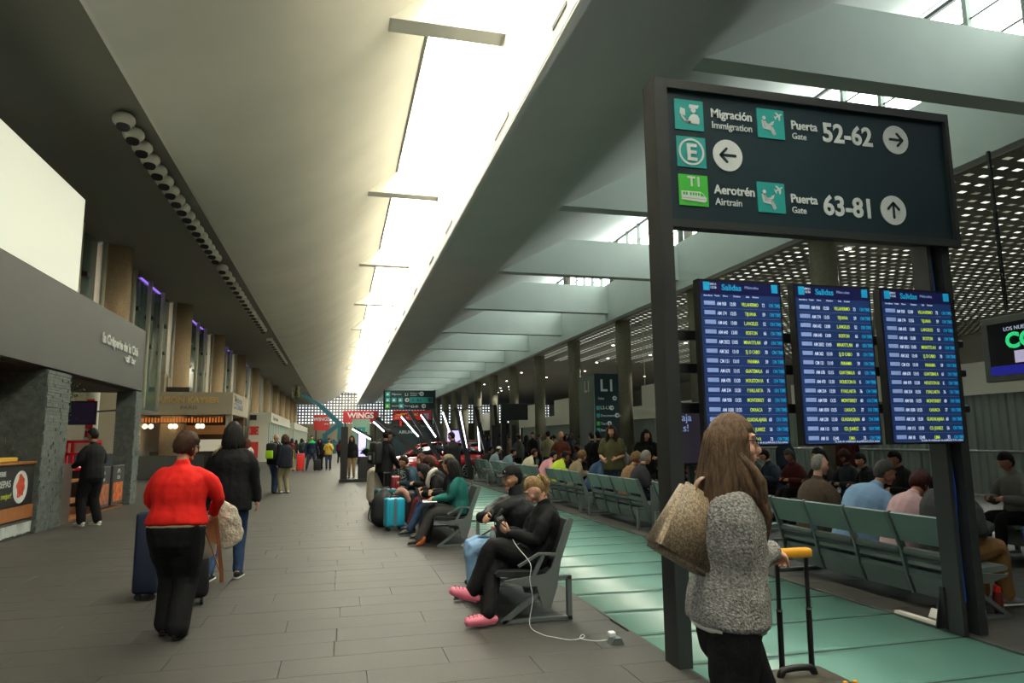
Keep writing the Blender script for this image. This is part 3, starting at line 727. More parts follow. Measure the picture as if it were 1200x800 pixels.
# =============================== WHITE SHOPS ===============================
M_wsh = mat('white_shop_cladding', (232,230,216), .55)
M_shg = mat('glowing_teal_shop_glass', (104,146,142), .15, spec=.8, emit=.22)  # emission in the opaque panes stands in for the lit shop interior
def wshop(y0, y1, nm, lab, xb=-6.74):
    s = thing(nm, (-6,y0,0), lab, 'shop')
    b = BM(); box(b, xb, -5.1, y0, y1, 3.05, 3.85); box(b, xb, -5.0, y0-.05, y1, 3.02, 3.12); obj('fascia', b, M_wsh, s)
    b = BM(); box(b, xb, -5.3, y0, y0+.2, 0, 3.05); obj('end_wall', b, M_wsh, s)
    y = y0
    while y < y1-.5:
        b = BM(); box(b, -5.22, -5.12, y, y+.12, 0, 3.05); obj('mullion', b, M_wsh, s)
        b = BM(); box(b, -5.30, -5.27, y+.12, min(y+1.8, y1), .25, 3.02); obj('pane', b, M_shg, s); y += 1.8
    b = BM(); box(b, -5.3, -5.1, y0, y1, 0, .25); obj('sill', b, M_wsh, s)
    return s
s = wshop(57.5, 79.5, 'white_glazed_shop', 'white-clad shop with teal glass front and red notice on its end wall')
b = BM(); box(b, -6.7, -6.0, 57.44, 57.5, 2.1, 2.75); box(b, -6.9, -6.0, 57.44, 57.5, 0.3, 1.55); obj('red_notice', b, mat('notice_red', (176,34,34), .5), s)
text('1  2', .55, (-6.35, 57.42, 2.22), m=M_wt, parent=s, align='CENTER')
b = BM(); box(b, -6.7, -6.2, 57.40, 57.5, 3.25, 3.65); obj('black_screen', b, M_shade, s)
text('farmacia', .5, (-5.09, 59, 3.3), 'right', M_frame, s, sx=3)
wshop(88.5, 127, 'white_glazed_shop', 'farther white-clad shop with a long glass front, near the lattice wall')
# =============================== PEOPLE: builder ===============================
SK = {}
def skin(tone):
    c = {'light': (214,164,138), 'mid': (192,142,112), 'tan': (162,114,86), 'dark': (104,68,50)}[tone]
    return mat('skin_'+tone, c, .5, var=.06, vs=14, bump=.03, bs=120)
def cloth(name, col, var=.1, vs=10, bump=.35, bs=14, rough=.85, stretch=None): return mat(name, col, rough, var=var, vs=vs, bump=bump, bs=bs, spec=.25, stretch=stretch)
def hairm(name, col, var=.35): return mat(name, col, .6, var=var, vs=14, bump=.5, bs=60, stretch=(6,6,.7), spec=.22)
WR = bpy.data.textures.new('cloth_folds', 'CLOUDS'); WR.noise_scale = .11; WR.noise_depth = 1
WR2 = bpy.data.textures.new('hair_strands', 'CLOUDS'); WR2.noise_scale = .03; WR2.noise_depth = 1
def mods(o, vox, it=2, disp=0, tex=None):
    if vox:
        m = o.modifiers.new('join', 'REMESH'); m.mode = 'VOXEL'; m.voxel_size = vox; m.use_smooth_shade = True
        m = o.modifiers.new('soften', 'SMOOTH'); m.factor = .5; m.iterations = it
    if disp:
        m = o.modifiers.new('folds', 'DISPLACE'); m.texture = tex or WR; m.strength = disp; m.mid_level = .5; m.texture_coords = 'LOCAL'
def ik(a, b, l1, l2, pole):
    a, b, pole = V(a), V(b), V(pole); d = b-a; L = min(max(d.length, .05), (l1+l2)*.998); d.normalize()
    c = (l1*l1-l2*l2+L*L)/(2*L); h = math.sqrt(max(l1*l1-c*c, 0))
    p = pole-d*pole.dot(d); p = p.normalized() if p.length > 1e-4 else d.orthogonal().normalized()
    return a+d*c+p*h, a+d*L
def person(pos, yaw, h, label, pelvis=None, lean=4, side=0, curl=0, head=(0,0), hands=None, feet=None, knee=(0,1,0), kneeL=None, kneeR=None, footyaw=(0,0), tone='mid', fat=1.0, vox=.014,
           top=None, slack=.02, hem=.08, sleeve=1.0, topbulk=0, pants=None, ploose=.012, flare=0, shoes=None, hair='short', hcol=None, hlen=.25, cap=None, collar=None, shirt=None, group='people', curlf=.7, near=False, elbow=None, shoe_kind='shoe', sole=None, shw=1.0):
    s = h/1.7; R = lambda *a: V(a)*s
    wl = lambda q: MX.Rotation(-math.radians(yaw), 3, 'Z') @ (V(q)-V(pos))
    hands = {k_: (wl(v_[1:]) if not isinstance(v_, (int,float)) and len(v_) == 4 else v_) for k_, v_ in (hands or {}).items()}
    feet = {k_: (wl(v_[1:]) if len(v_) == 4 else v_) for k_, v_ in (feet or {}).items()}
    P = V(pelvis) if pelvis else V((0,0,.93*s))
    l = math.radians(lean); sd = math.radians(side)
    up = V((math.sin(sd), math.sin(l)*math.cos(sd), math.cos(l)*math.cos(sd))).normalized()
    l2_ = l+math.radians(curl)
    up2 = V((math.sin(sd), math.sin(l2_)*math.cos(sd), math.cos(l2_)*math.cos(sd))).normalized()
    rt = V((math.cos(sd), 0, -math.sin(sd))); fw = up2.cross(rt)*-1 if False else V((0, math.cos(l2_), -math.sin(l2_)))
    waist = P+up*.16*s; chest = waist+(up+up2).normalized()*.19*s; shc = chest+up2*.13*s; nb = shc+up2*.055*s
    sw = .165*s*shw
    SL = shc-rt*sw+up2*-.005*s; SR = shc+rt*sw+up2*-.005*s
    hp, hy = math.radians(head[0]), math.radians(head[1])
    la = l2_+hp*.5
    nup = V((math.sin(sd)*.5, math.sin(la), math.cos(la))).normalized()
    ht = nb+nup*.085*s
    ha = l2_*.35+hp
    Hr = MX.Rotation(hy, 3, 'Z') @ MX.Rotation(-ha, 3, 'X')
    if near is False and hair is None: pass
    HC = ht + Hr @ V((0,.018,.075))*s
    hd = s if h > 1.3 else s*1.12
    HM = MX.Translation(HC) @ Hr.to_4x4() @ MX.Diagonal((hd,hd,hd,1))
    # ---- limbs
    hL = hands.get('L', (-.24, .04, .80*s)); hR = hands.get('R', (.24, .04, .80*s))
    eb = elbow or {}
    UA, FA = .285*s, .25*s
    EL, WL = ik(SL, V(hL), UA, FA, eb.get('L', (-.5,-.7,-.5))); ER, WRr = ik(SR, V(hR), UA, FA, eb.get('R', (.5,-.7,-.5)))
    HL = P-rt*.088*s-up*.02*s; HR = P+rt*.088*s-up*.02*s
    fL = V(feet.get('L', (-.10*s, .03, .085*s))); fR = V(feet.get('R', (.10*s, -.03, .085*s)))
    KL, AL = ik(HL, fL, .43*s, .415*s, kneeL or knee); KR, AR = ik(HR, fR, .43*s, .415*s, kneeR or knee)
    f = fat; bk_ = .86 if top else 1.0
    # ---- body: one continuous surface
    b = BM(); N = 12
    tube(b, [P-up*.07*s, P, waist, chest, shc, nb], [(.11*s*f,.085*s*f),(.125*s*f,.095*s*f),(.105*s*f,.08*s*f),(.125*s,.085*s*f),(.115*s,.055*s),(.052*s,.05*s)], rt, N)
    tube(b, [nb-nup*.03*s, ht, HC-Hr@V((0,.02,.02))*s], [.052*s,.05*s,.052*s], rt, N)
    for S, E, W, g in ((SL, EL, WL, -1), (SR, ER, WRr, 1)):
        S2 = S*.72+shc*.28-up2*.02*s; tube(b, [S2, S*.5+E*.5, E, E*.5+W*.5, W], [.034*s*f,.036*s*f,.033*s,.033*s,.024*s], None, N)
    for Hh, K, A in ((HL, KL, AL), (HR, KR, AR)):
        tube(b, [Hh, Hh*.5+K*.5, K, K*.55+A*.45, A], [.07*s*f,.066*s*f,.048*s,.045*s,.032*s], None, N)
    ft = []
    for A, K, fy in ((AL, KL, footyaw[0]), (AR, KR, footyaw[1])):
        a = math.radians(fy); sh = (A-K).normalized()
        d = V((-math.sin(a), math.cos(a), 0)); 
        if A.z > .2: d = (d-sh*d.dot(sh)*.8).normalized()
        lo = V((0,0,-1)) if A.z < .2 else (sh-d*sh.dot(d)).normalized()
        ft.append((A, d, lo)); tube(b, [A+lo*.02*s-d*.03*s, A+lo*.04*s+d*.05*s, A+lo*.055*s+d*.13*s], [.034*s,(.035*s,.028*s),(.036*s,.018*s)], d.cross(lo), 10)
    # head
    b2 = bmesh.new(); bmesh.ops.create_uvsphere(b2, u_segments=20, v_segments=14, radius=1)
    for v in b2.verts:
        x, y, z = v.co
        X_, Y_, Z_ = .073*x, .092*y, .116*z
        if z < 0:
            X_ *= 1-.30*(-z)**1.5
            Y_ *= (1-.10*(-z)) if y > 0 else 1-.5*(-z)
        if y > .3: Y_ *= 1-.06*(1-abs(z))
        v.co = (X_, Y_, Z_)
    merge(b, b2, HM)
    H = lambda p: HM @ V(p)
    if vox < .02:
        tube(b, [H((0,.084,.022)), H((0,.10,-.008)), H((0,.109,-.026)), H((0,.088,-.034))], [.006*s,.009*s,.013*s,.010*s], HM.to_3x3()@V((1,0,0)), 8)
        ell(b, H((0,.072,-.095)), (.026*s,.022*s,.018*s), Hr, 8, 6); ell(b, H((0,.084,-.058)), (.027*s,.016*s,.016*s), Hr, 8, 6)
        for g in (-1, 1):
            ell(b, H((g*.074,-.006,-.012)), (.010*s,.019*s,.030*s), Hr, 8, 6); ell(b, H((g*.036,.062,-.028)), (.03*s,.026*s,.028*s), Hr, 8, 6); ell(b, H((g*.03,.080,.036)), (.024*s,.012*s,.008*s), Hr, 8, 5)
    else:
        ell(b, H((0,.092,-.02)), (.016*s,.024*s,.026*s), Hr, 8, 6)
    # hands with five fingers
    def hand(W, E, g, aim=None, cf=curlf):
        d = (V(aim)-W).normalized() if aim is not None else (W-E).normalized()
        n = V(eb.get('nL' if g < 0 else 'nR', (-g*.9, 0, -.3)));   # palm normal
        n = (n-d*n.dot(d)); n = n.normalized() if n.length > .05 else d.orthogonal().normalized()
        sx = d.cross(n).normalized()
        th = sx if sx.dot(V((0,1,.6))) > 0 else -sx
        tube(b, [W-d*.02*s, W+d*.035*s, W+d*.085*s], [(.024*s,.02*s),(.036*s,.016*s),(.04*s,.013*s)], th, 10)
        for i in range(4):
            o_ = th*(.031-.0205*i)*s; ln = (.072,.080,.075,.058)[i]*s
            p0 = W+d*.078*s+o_; pts = [p0]; a = .15; dd = d
            for q, fr in enumerate((.45,.32,.23)):
                a += cf*(.55+.35*q); dd = d*math.cos(a)+n*math.sin(a); pts.append(pts[-1]+dd*ln*fr)
            tube(b, pts, [.0092*s,.0088*s,.008*s,.0068*s], th, 7, 2)
        p0 = W+d*.02*s+th*.026*s; p1 = p0+(d*.6+th*.75+n*.25).normalized()*.035*s; p2 = p1+(d*.85+th*.15+n*(.3+.5*cf)).normalized()*.032*s; p3 = p2+(d*.8+n*(.5+.5*cf)).normalized()*.022*s
        tube(b, [p0,p1,p2,p3], [.013*s,.011*s,.0095*s,.008*s], n, 7, 2)
    hand(WL, EL, -1, hands.get('aimL'), hands.get('curlL', curlf)); hand(WRr, ER, 1, hands.get('aimR'), hands.get('curlR', curlf))
    root = obj('person', b, skin(tone), None, True); mods(root, vox if near is False else .0062, 2)
    root.location = pos; root.rotation_euler.z = math.radians(yaw); tag(root, label, 'person', group)
    def part(nm, bm, m, vx=None, it=2, disp=0, tex=None, parent=None):
        o = obj(nm, bm, m, parent or root, True, local=True); mods(o, vx, it, disp, tex); return o
    cv = .011 if near else (vox if vox < .02 else None)
    # trousers
    if pants:
        b = BM(); c = ploose*s
        tube(b, [P-up*.09*s, P-up*.01*s, P+up*.10*s], [(.135*s*f+c,.11*s*f+c),(.160*s*f+c*.8,.118*s*f+c*.8),(.128*s*f,.098*s*f)], rt, N)
        for Hh, K, A in ((HL, KL, AL), (HR, KR, AR)):
            e = A+(K-A).normalized()*.01*s
            tube(b, [Hh, Hh*.5+K*.5, K, K*.5+A*.5, e], [.088*s*f+c,.080*s*f+c,.060*s*(.5+.5*f)+c,.053*s+c+flare*.4,.046*s+c+flare], None, N)
        part('trousers', b, pants, cv, 3, .012 if near else 0)
    # top
    tc_ = slack*s
    if top:
        b = BM(); q = topbulk
        he = P-up*hem*s
        ring = [(.165*s*f+tc_,.128*s*f+tc_+q*.3)]*1
        pts = [he, (P+up*.07*s if hem > -.03 else P+up*.1*s), waist, chest, shc-up2*.01*s, nb-up2*.008*s]; rad = [(.170*s*f+tc_,.134*s*f+tc_),(.164*s*f+tc_,.130*s*f+tc_+q*.5),(.145*s*f+tc_,.115*s*f+tc_+q),(.160*s*(.6+.4*f)*shw+tc_,.120*s*f+tc_*.8),(.148*s*shw+tc_*.4,.086*s*(.5+.5*f)+tc_*.6),(.070*s,.066*s)]
        tube(b, pts, rad, rt, 14, ce=.12)
        for S, E, W in ((SL, EL, WL), (SR, ER, WRr)):
            e = S*(1-sleeve)+E*sleeve if sleeve < .6 else E*(1-(sleeve-.5)*2)+W*(sleeve-.5)*2 if sleeve < 1 else W
            if sleeve < .6: e = S*.3+E*.7; tube(b, [S, e], [.060*s*f+tc_*.5,.058*s*f+tc_*.6], None, N)
            else: tube(b, [S-(S-shc)*.24-up2*.030*s, S*.5+E*.5, E, E*.5+e*.5, e], [.046*s*(.5+.5*f)+tc_*.4,.055*s*(.4+.6*f)+tc_*.5,.046*s+tc_*.55,.042*s+tc_*.5,.032*s+tc_*.5], None, N)
        part('top' if top else 'top', b, top, cv, 3, .02 if near else .008)
    if shirt:
        b = BM(); tube(b, [P-up*(hem+.022)*s, P-up*(hem-.06)*s], [(.168*s*f+tc_*.6,.132*s*f+tc_*.6),(.15*s*f,.118*s*f)], rt, 14, ce=.1); part('undershirt', b, shirt, cv)
    if collar:
        b = BM(); tube(b, [nb-nup*.035*s, nb+nup*.045*s], [(.088*s,.085*s),(.068*s,.07*s)], rt, 14, 1); part('collar', b, collar, cv)
    # shoes
    if shoes:
        for (A, d, lo) in ft:
            b = BM(); sx = d.cross(lo)
            if shoe_kind == 'clog':
                tube(b, [A+lo*.045*s-d*.055*s, A+lo*.045*s, A+lo*.045*s+d*.08*s, A+lo*.05*s+d*.165*s], [(.040*s,.036*s),(.048*s,.046*s),(.060*s,.052*s),(.054*s,.038*s)], sx, 12)
            else:
                tube(b, [A+lo*.035*s-d*.045*s, A+lo*.035*s, A+lo*.05*s+d*.08*s, A+lo*.058*s+d*.16*s], [(.036*s,.036*s),(.04*s,.042*s),(.044*s,.030*s),(.036*s,.020*s)], sx, 12)
            so = part('shoe' if shoe_kind != 'clog' else 'clog', b, shoes, None)
            b = BM(); tube(b, [A+lo*.076*s-d*.055*s, A+lo*.076*s+d*.04*s, A+lo*.076*s+d*.12*s, A+lo*.076*s+d*.18*s], [(.034*s,.010*s),(.04*s,.010*s),(.048*s,.010*s),(.038*s,.010*s)], sx, 12)
            o = obj('sole', b, sole or M_shade, so, True, local=True)
            if shoe_kind == 'clog':
                b = BM(); up_ = -lo
                for i in range(4):
                    for j in (-1.5,-.5,.5,1.5):
                        w_ = (.056,.060,.057,.054)[i]; hh = (.050,.051,.046,.040)[i]; xo = j*.022
                        c = A+lo*.046*s+d*(.062+.034*i)*s+sx*xo*s+up_*hh*math.sqrt(max(1-(xo/w_)**2, .05))*s
                        ell(b, c, .0046*s, n=6, m=4)
                    
                obj('vent_hole', b, mat('dark_wine_hole', (96,30,44), .8), so, False, local=True)
    # face details
    if near:
        b = BM()
        for g in (-1, 1): ell(b, H((g*.031,.0735,.014)), .0120*s, n=10, m=8)
        ey = part('eye', b, mat('eye_white', (176,160,150), .25))
        b = BM()
        for g in (-1, 1): ell(b, H((g*.031,.0812,.013)), .0052*s, n=8, m=6)
        obj('iris', b, mat('dark_iris', (40,24,16), .2), ey, True, local=True)
        b = BM(); tube(b, [H((-.022,.094,-.060)), H((0,.101,-.057)), H((.022,.094,-.060))], [.003*s,.0065*s,.003*s], None, 8); part('lips', b, mat('lips', (158,84,76), .4))
        b = BM()
        for g in (-1, 1): tube(b, [H((g*.014,.093,.034)), H((g*.032,.092,.042)), H((g*.05,.080,.036))], [.003*s,.0038*s,.002*s], None, 6)
        part('eyebrow', b, hcol or M_blk)
    # hair
    hc = hcol or hairm('black_hair', (24,20,18))
    def shell(kx=1.13, ky=1.13, kz=1.09, line=.052, back=-.075, front=.02, sidez=-.02):
        b2 = bmesh.new(); bmesh.ops.create_uvsphere(b2, u_segments=24, v_segments=16, radius=1)
        for v in b2.verts:
            x, y, z = v.co
            X_, Y_, Z_ = .073*x*kx, .092*y*ky-.010, .116*z*kz+.008
            zl = line if Y_ > front else (sidez + (line-sidez)*max(0, min(1, (Y_+.03)/(front+.03))) if Y_ > -.03 else back+(sidez-back)*max(0, min(1, (Y_+.09)/.06)))
            if Z_ < zl:
                k_ = max(.0, 1-(zl-Z_)/.018); q_ = .80+.2*k_; X_ *= q_; Y_ = (Y_+.01)*q_-.01; Z_ = max(Z_, -.08)
            v.co = (X_, Y_, Z_)
        return b2
    if hair in ('short','shortback'):
        b = BM(); merge(b, shell(), HM); part('hair', b, hc, None, disp=.012, tex=WR2)
    elif hair == 'fluffy':
        b = BM(); merge(b, shell(1.32,1.28,1.2, .048, -.085, .03, -.035), HM); part('hair', b, hc, None, disp=.035, tex=WR2)
    elif hair == 'fringe':
        b = BM(); merge(b, shell(1.06,1.08,1.0, .10, -.06, -.03, .0), HM); part('hair', b, hc, None, disp=.006, tex=WR2)
    elif hair in ('long','bob'):
        b = BM(); merge(b, shell(1.13,1.13,1.09, .05, -.2, .025, -.1), HM)
        Lh = hlen*s; rnd_ = random.Random(int(h*1000)+len(label)); n_ = 26 if near else 12
        for i in range(n_):
            a = -PI*.5+(i/(n_-1)-.5)*PI*1.32
            p0 = H((.076*math.cos(a), .088*math.sin(a)-.012, .03)); p1 = H((.088*math.cos(a), .100*math.sin(a)-.016, -.06))
            out = (p1-HC); out.z = 0; out.normalize()
            p2 = V(p1)+V((0,0,-1))*Lh*.5+out*.015*s; p3 = V(p1)+V((0,0,-1))*Lh*rnd_.uniform(.85,1.05)+out*rnd_.uniform(-.03,.015)*s
            if hair == 'long':
                bk = shc-fw*.13*s*f; 
                if p2.z < shc.z+.05*s and out.dot(fw) < .3: p3 = p3-fw*.05*s; p2 = p2-fw*.03*s
            w_ = (.023 if near else .034)*s
            tube(b, [H((.04*math.cos(a), .05*math.sin(a)-.01, .085)), p0, p1, p2, p3], [.02*s, w_, w_, w_*.95, w_*.4], out.cross(V((0,0,1))), 7, 2)
        part('hair', b, hc, None, disp=.014, tex=WR2)
    elif hair in ('ponytail','bun'):
        b = BM(); merge(b, shell(1.08,1.10,1.05, .058, -.07, .0, .005), HM)
        if hair == 'bun': ell(b, H((0,-.125,.05)), .042*s)
        part('hair', b, hc, None, disp=.006, tex=WR2)
        if hair == 'ponytail':
            b = BM(); r_ = random.Random(3)
            for i in range(16):
                j = lambda a_: r_.gauss(0, a_)
                q0 = H((j(.012),-.135,.05+j(.008))); dn = lambda dy, dz: V(q0)+V((j(.016),dy+j(.008),dz))*s
                tube(b, [H((j(.005),-.095,.055+j(.005))), q0, dn(-.035,-.06), dn(-.03,-.14), dn(-.005,-.23+j(.02))], [.012*s,.019*s,.018*s,.014*s,.004*s], None, 6, 3)
            part('ponytail', b, hc if not isinstance(hcol, tuple) else hcol)
            b = BM(); ell(b, H((0,-.108,.055)), (.026*s,.014*s,.026*s), Hr); part('hair_tie', b, mat('pale_hair_tie', (214,190,120), .6))
    if cap:
        b = BM(); b2 = bmesh.new(); bmesh.ops.create_uvsphere(b2, u_segments=20, v_segments=14, radius=1)
        for v in b2.verts:
            x, y, z = v.co; v.co = (.086*x, .107*y-.004, (.100*z+.042) if z > -.05 else .037)
        merge(b, b2, HM)
        c_ = part('cap', b, cap, None)
        b = BM(); tube(b, [H((0,.07,.045)), H((0,.12,.045)), H((0,.165,.032))], [(.07*s,.006*s),(.075*s,.005*s),(.055*s,.004*s)], HM.to_3x3()@V((1,0,0)), 12); obj('brim', b, cap, c_, True, local=True)
    root['_h'] = 0; del root['_h']
    Mw = MX.Translation(V(pos)) @ MX.Rotation(math.radians(yaw), 4, 'Z')
    J = dict(root=root, part=part, H=H, HM=HM, Mw=Mw, WL=WL, WR=WRr, EL=EL, ER=ER, SL=SL, SR=SR, P=P, chest=chest, shc=shc, nb=nb, up=up2, fw=fw, KL=KL, KR=KR, s=s)
    return J
# =============================== PEOPLE ===============================
BLK = cloth('black_cloth', (15,15,16), .15); DKB = cloth('dark_navy_cloth', (30,36,48)); JEAN = cloth('blue_denim', (44,66,98), .18, 18); LJEAN = cloth('light_blue_denim', (140,178,212), .14, 16)
KHK = cloth('khaki_cloth', (128,108,72)); GRY = cloth('charcoal_knit', (60,62,62), .2, 60); OLV = cloth('olive_cloth', (84,82,52)); WHT = cloth('off_white_cloth', (205,200,185), .08)
BRN = hairm('brown_hair', (58,36,24)); BKH = hairm('black_hair', (24,20,18)); GRH = hairm('grey_hair', (150,146,136)); SPH = hairm('salt_pepper_hair', (72,72,70)); RDH = hairm('dark_red_hair', (62,26,24))
BLH = hairm('streaked_blonde_hair', (136,110,72), .6); LBH = hairm('long_honey_brown_hair', (92,72,52), .5)
# --- woman in grey cardigan, foreground
CARD = cloth('marled_grey_knit', (152,150,143), .55, 90, .9, 120)
A = person((1.50,2.50,0), -106, 1.595, 'woman with long brown hair and glasses in a grey knit cardigan pulling a case', lean=3, head=(2,-6), near=True, tone='light', fat=1.06,
    hands={'R': ('w',1.70,2.50,1.095), 'aimR': ('w',1.84,2.58,1.055), 'curlR': 1.0, 'L': (-.22,.05,.86)}, elbow={'R': (.75,-.75,-.3), 'nR': (0,-.2,-1)}, top=CARD, slack=.03, hem=.03, pants=BLK, ploose=.015, shoes=M_shade,
    feet={'L': (-.11,.26,.09), 'R': (.11,-.20,.10)}, hair='long', hcol=LBH, hlen=.40, shirt=WHT, collar=CARD)
H = A['H']; b = BM()
for g in (-1, 1):
    c = [H((g*.033+.023*math.cos(2*PI*i/14), .098, .012+.019*math.sin(2*PI*i/14))) for i in range(15)]
    tube(b, c, .0022, None, 6, 1, cap=False); bar(b, H((g*.056,.096,.016)), H((g*.076,.0,.014)), .004)
bar(b, H((-.010,.101,.016)), H((.010,.101,.016)), .004)
A['part']('glasses', b, mat('dark_tortoise_frame', (46,22,20), .25))
b = BM(); r_ = random.Random(6)
for i in range(16):
    j = lambda a_: r_.gauss(0, a_)
    q = V(H((.080,.02-.05*i/15,-.02)))
    tube(b, [H((.05,.01-.03*i/15,.09)), H((.079,.035-.06*i/15,.03)), q, q+V((.02+j(.01),.045+j(.015),-.13)), q+V((-.005+j(.012),.075+j(.02),-.26)), q+V((-.02+j(.015),.06+j(.02),-.38+j(.03)))], [.014,.018,.019,.018,.015,.004], None, 6, 3)
A['part']('hair_lock', b, LBH)
# tote bag on her far shoulder
TOTE = mat('patterned_beige_leather', (140,124,98), .6, var=.0)
nt = TOTE.node_tree; vo = nt.nodes.new('ShaderNodeTexNoise'); vo.inputs['Scale'].default_value = 42; vo.inputs['Detail'].default_value = 1.5; vo.inputs['Distortion'].default_value = 1.2
ra = nt.nodes.new('ShaderNodeValToRGB'); ra.color_ramp.elements[0].position = .47; ra.color_ramp.elements[0].color = lin((150,134,108)); ra.color_ramp.elements[1].position = .53; ra.color_ramp.elements[1].color = lin((104,88,66))
nt.links.new(vo.outputs['Fac'], ra.inputs[0]); nt.links.new(ra.outputs[0], nt.nodes['Principled BSDF'].inputs['Base Color'])
t = thing('tote_bag', (1.33,2.55,1.0), 'patterned beige leather tote bag hanging behind the woman in grey', 'bag')
b = BM(); b2 = bmesh.new(); v = box(b2, -.125, .125, -.055, .055, -.29, 0)
for q in v:
    if q.co.z > -.01: q.co.y *= .5; q.co.x *= .86
    else: q.co.x *= 1.12
bmesh.ops.bevel(b2, geom=b2.edges[:], offset=.02, segments=2, affect='EDGES')
merge(b, b2, MX.Translation((1.40,2.47,1.335)) @ MX.Rotation(math.radians(8), 4, 'Z') @ MX.Rotation(math.radians(30), 4, 'Y'))
obj('bag_body', b, TOTE, t, True)
b = BM(); tube(b, [(1.34,2.46,1.30), (1.38,2.47,1.38), (1.47,2.50,1.40), (1.47,2.58,1.36), (1.40,2.52,1.29)], [(.014,.005)]*5, None, 8, 4); obj('strap', b, mat('tan_strap', (112,84,56), .5), t, True)
# suitcase she pulls
t = thing('wheeled_suitcase', (1.79,2.62,0), 'olive-brown suitcase with black handle rods and yellow grip, pulled by the woman in grey', 'suitcase')
M_olv = mat('olive_brown_shell', (58,54,40), .5, bump=.1, bs=60); M_yel = mat('yellow_plastic', (224,160,40), .35)
b = BM(); rbox(b, 1.64, 2.03, 2.45, 2.69, .06, .585, .035, 3); obj('shell', b, M_olv, t, True)
for x in (1.785, 1.925):
    b = BM(); tube(b, [(x,2.59,.56), (x,2.585,.84)], .0115, None, 8, 1, flat=True); tube(b, [(x,2.585,.84), (x,2.58,1.05)], .009, None, 8, 1, flat=True); rod = obj('handle_rod', b, M_shade, t)
    b = BM(); tube(b, [(x,2.585,.835),(x,2.585,.843)], .0135, None, 8, 1, flat=True); obj('rod_collar', b, M_chrome, rod)
b = BM(); rbox(b, 1.765, 1.945, 2.555, 2.60, 1.045, 1.085, .012, 2); obj('grip', b, M_yel, t, True)
b = BM(); tube(b, [(1.76,2.57,.585),(1.78,2.57,.612),(1.90,2.57,.612),(1.92,2.57,.585)], (.014), None, 8, 3); obj('carry_handle', b, M_shade, t, True)
for x in (1.645, 2.005, 1.70, 1.96): b = BM(); rbox(b, x, x+.02, 2.445, 2.46, .572, .588, .003, 1); obj('yellow_mark', b, M_yel, t)
for x in (1.69, 1.98):
    for y in (2.50, 2.64): b = BM(); cyl(b, (x-.015,y,.032), (x+.015,y,.032), .031, 14); obj('wheel', b, M_shade, t)
# --- red sweater woman
RED = cloth('red_knit', (196,24,16), .08, 20, .25, 20)
A = person((-1.26,6.26,0), -8, 1.60, 'stout short-haired woman in a red sweater and black trousers seen from behind', lean=6, head=(10,-30), near=True, tone='mid', fat=1.42, shw=1.12,
    hands={'L': (-.14,.26,.93), 'R': (.20,.30,.95)}, elbow={'L': (-.8,-.5,-.3), 'R': (.8,-.5,-.3)}, top=RED, slack=.022, hem=-.01, pants=BLK, ploose=.03, flare=.02, shoes=mat('brown_leather', (70,40,30), .45),
    feet={'L': (-.075,.10,.09), 'R': (.075,-.06,.09)}, hair='fluffy', hcol=BRN, shirt=cloth('beige_hem', (176,160,130)))
b = BM(); H = A['H']
for g in (-1, 1):
    c = [H((g*.033+.022*math.cos(2*PI*i/12), .10, .012+.018*math.sin(2*PI*i/12))) for i in range(13)]; tube(b, c, .002, None, 5, 1, cap=False); bar(b, H((g*.055,.097,.016)), H((g*.078,.0,.014)), .004)
A['part']('glasses', b, M_steel)
def suitcase(loc, yaw, w_, d_, h_, m, label, grp=None, handle=.0, soft=False, ribs=True):
    t = thing('suitcase', loc, label, 'suitcase', grp, inv=False); t.rotation_euler.z = math.radians(yaw)
    L = dict(local=True)
    b = BM(); rbox(b, -w_/2, w_/2, -d_/2, d_/2, .06, h_, .04 if not soft else .06, 3); sh = obj('shell', b, m, t, True, **L)
    if ribs:
        b = BM(); n = max(3, int(w_/.07))
        for i in range(n):
            x = -w_/2+.06+(w_-.12)*i/(n-1)
            for g in (-1, 1): rbox(b, x-.012, x+.012, g*d_/2-.006, g*d_/2+.006, .12, h_-.06, .004, 1)
        obj('rib', b, m, sh, **L)
    for x in (-w_/2+.06, w_/2-.06):
        for y in (-d_/2+.05, d_/2-.05): b = BM(); cyl(b, (x-.013,y,.03), (x+.013,y,.03), .03, 12); bar(b, (x,y,.03), (x,y,.07), .02); obj('wheel', b, M_shade, t, **L)
    b = BM(); tube(b, [(-.07,0,h_-.005),(-.06,0,h_+.025),(.06,0,h_+.025),(.07,0,h_-.005)], .011, None, 8, 3); obj('carry_handle', b, M_shade, t, True, **L)
    if handle:
        b = BM()
        for x in (-.07,.07): bar(b, (x,-d_/2+.03,h_-.05), (x,-d_/2+.03,h_+handle), .016)
        bar(b, (-.085,-d_/2+.03,h_+handle), (.085,-d_/2+.03,h_+handle), .028); obj('telescopic_handle', b, M_shade if m.name != 'silver' else M_steel, t, **L)
    return t
suitcase((-1.80,7.95,0), 82, .44, .24, .86, mat('navy_blue_shell', (20,32,54), .45), 'dark navy suitcase at the left of the woman in the red sweater', ribs=False)
suitcase((-1.33,7.45,0), 10, .30, .20, .48, mat('black_case_cloth', (22,22,24), .8), 'black suitcase hidden between the red-sweatered woman and the one ahead', soft=True, ribs=False)
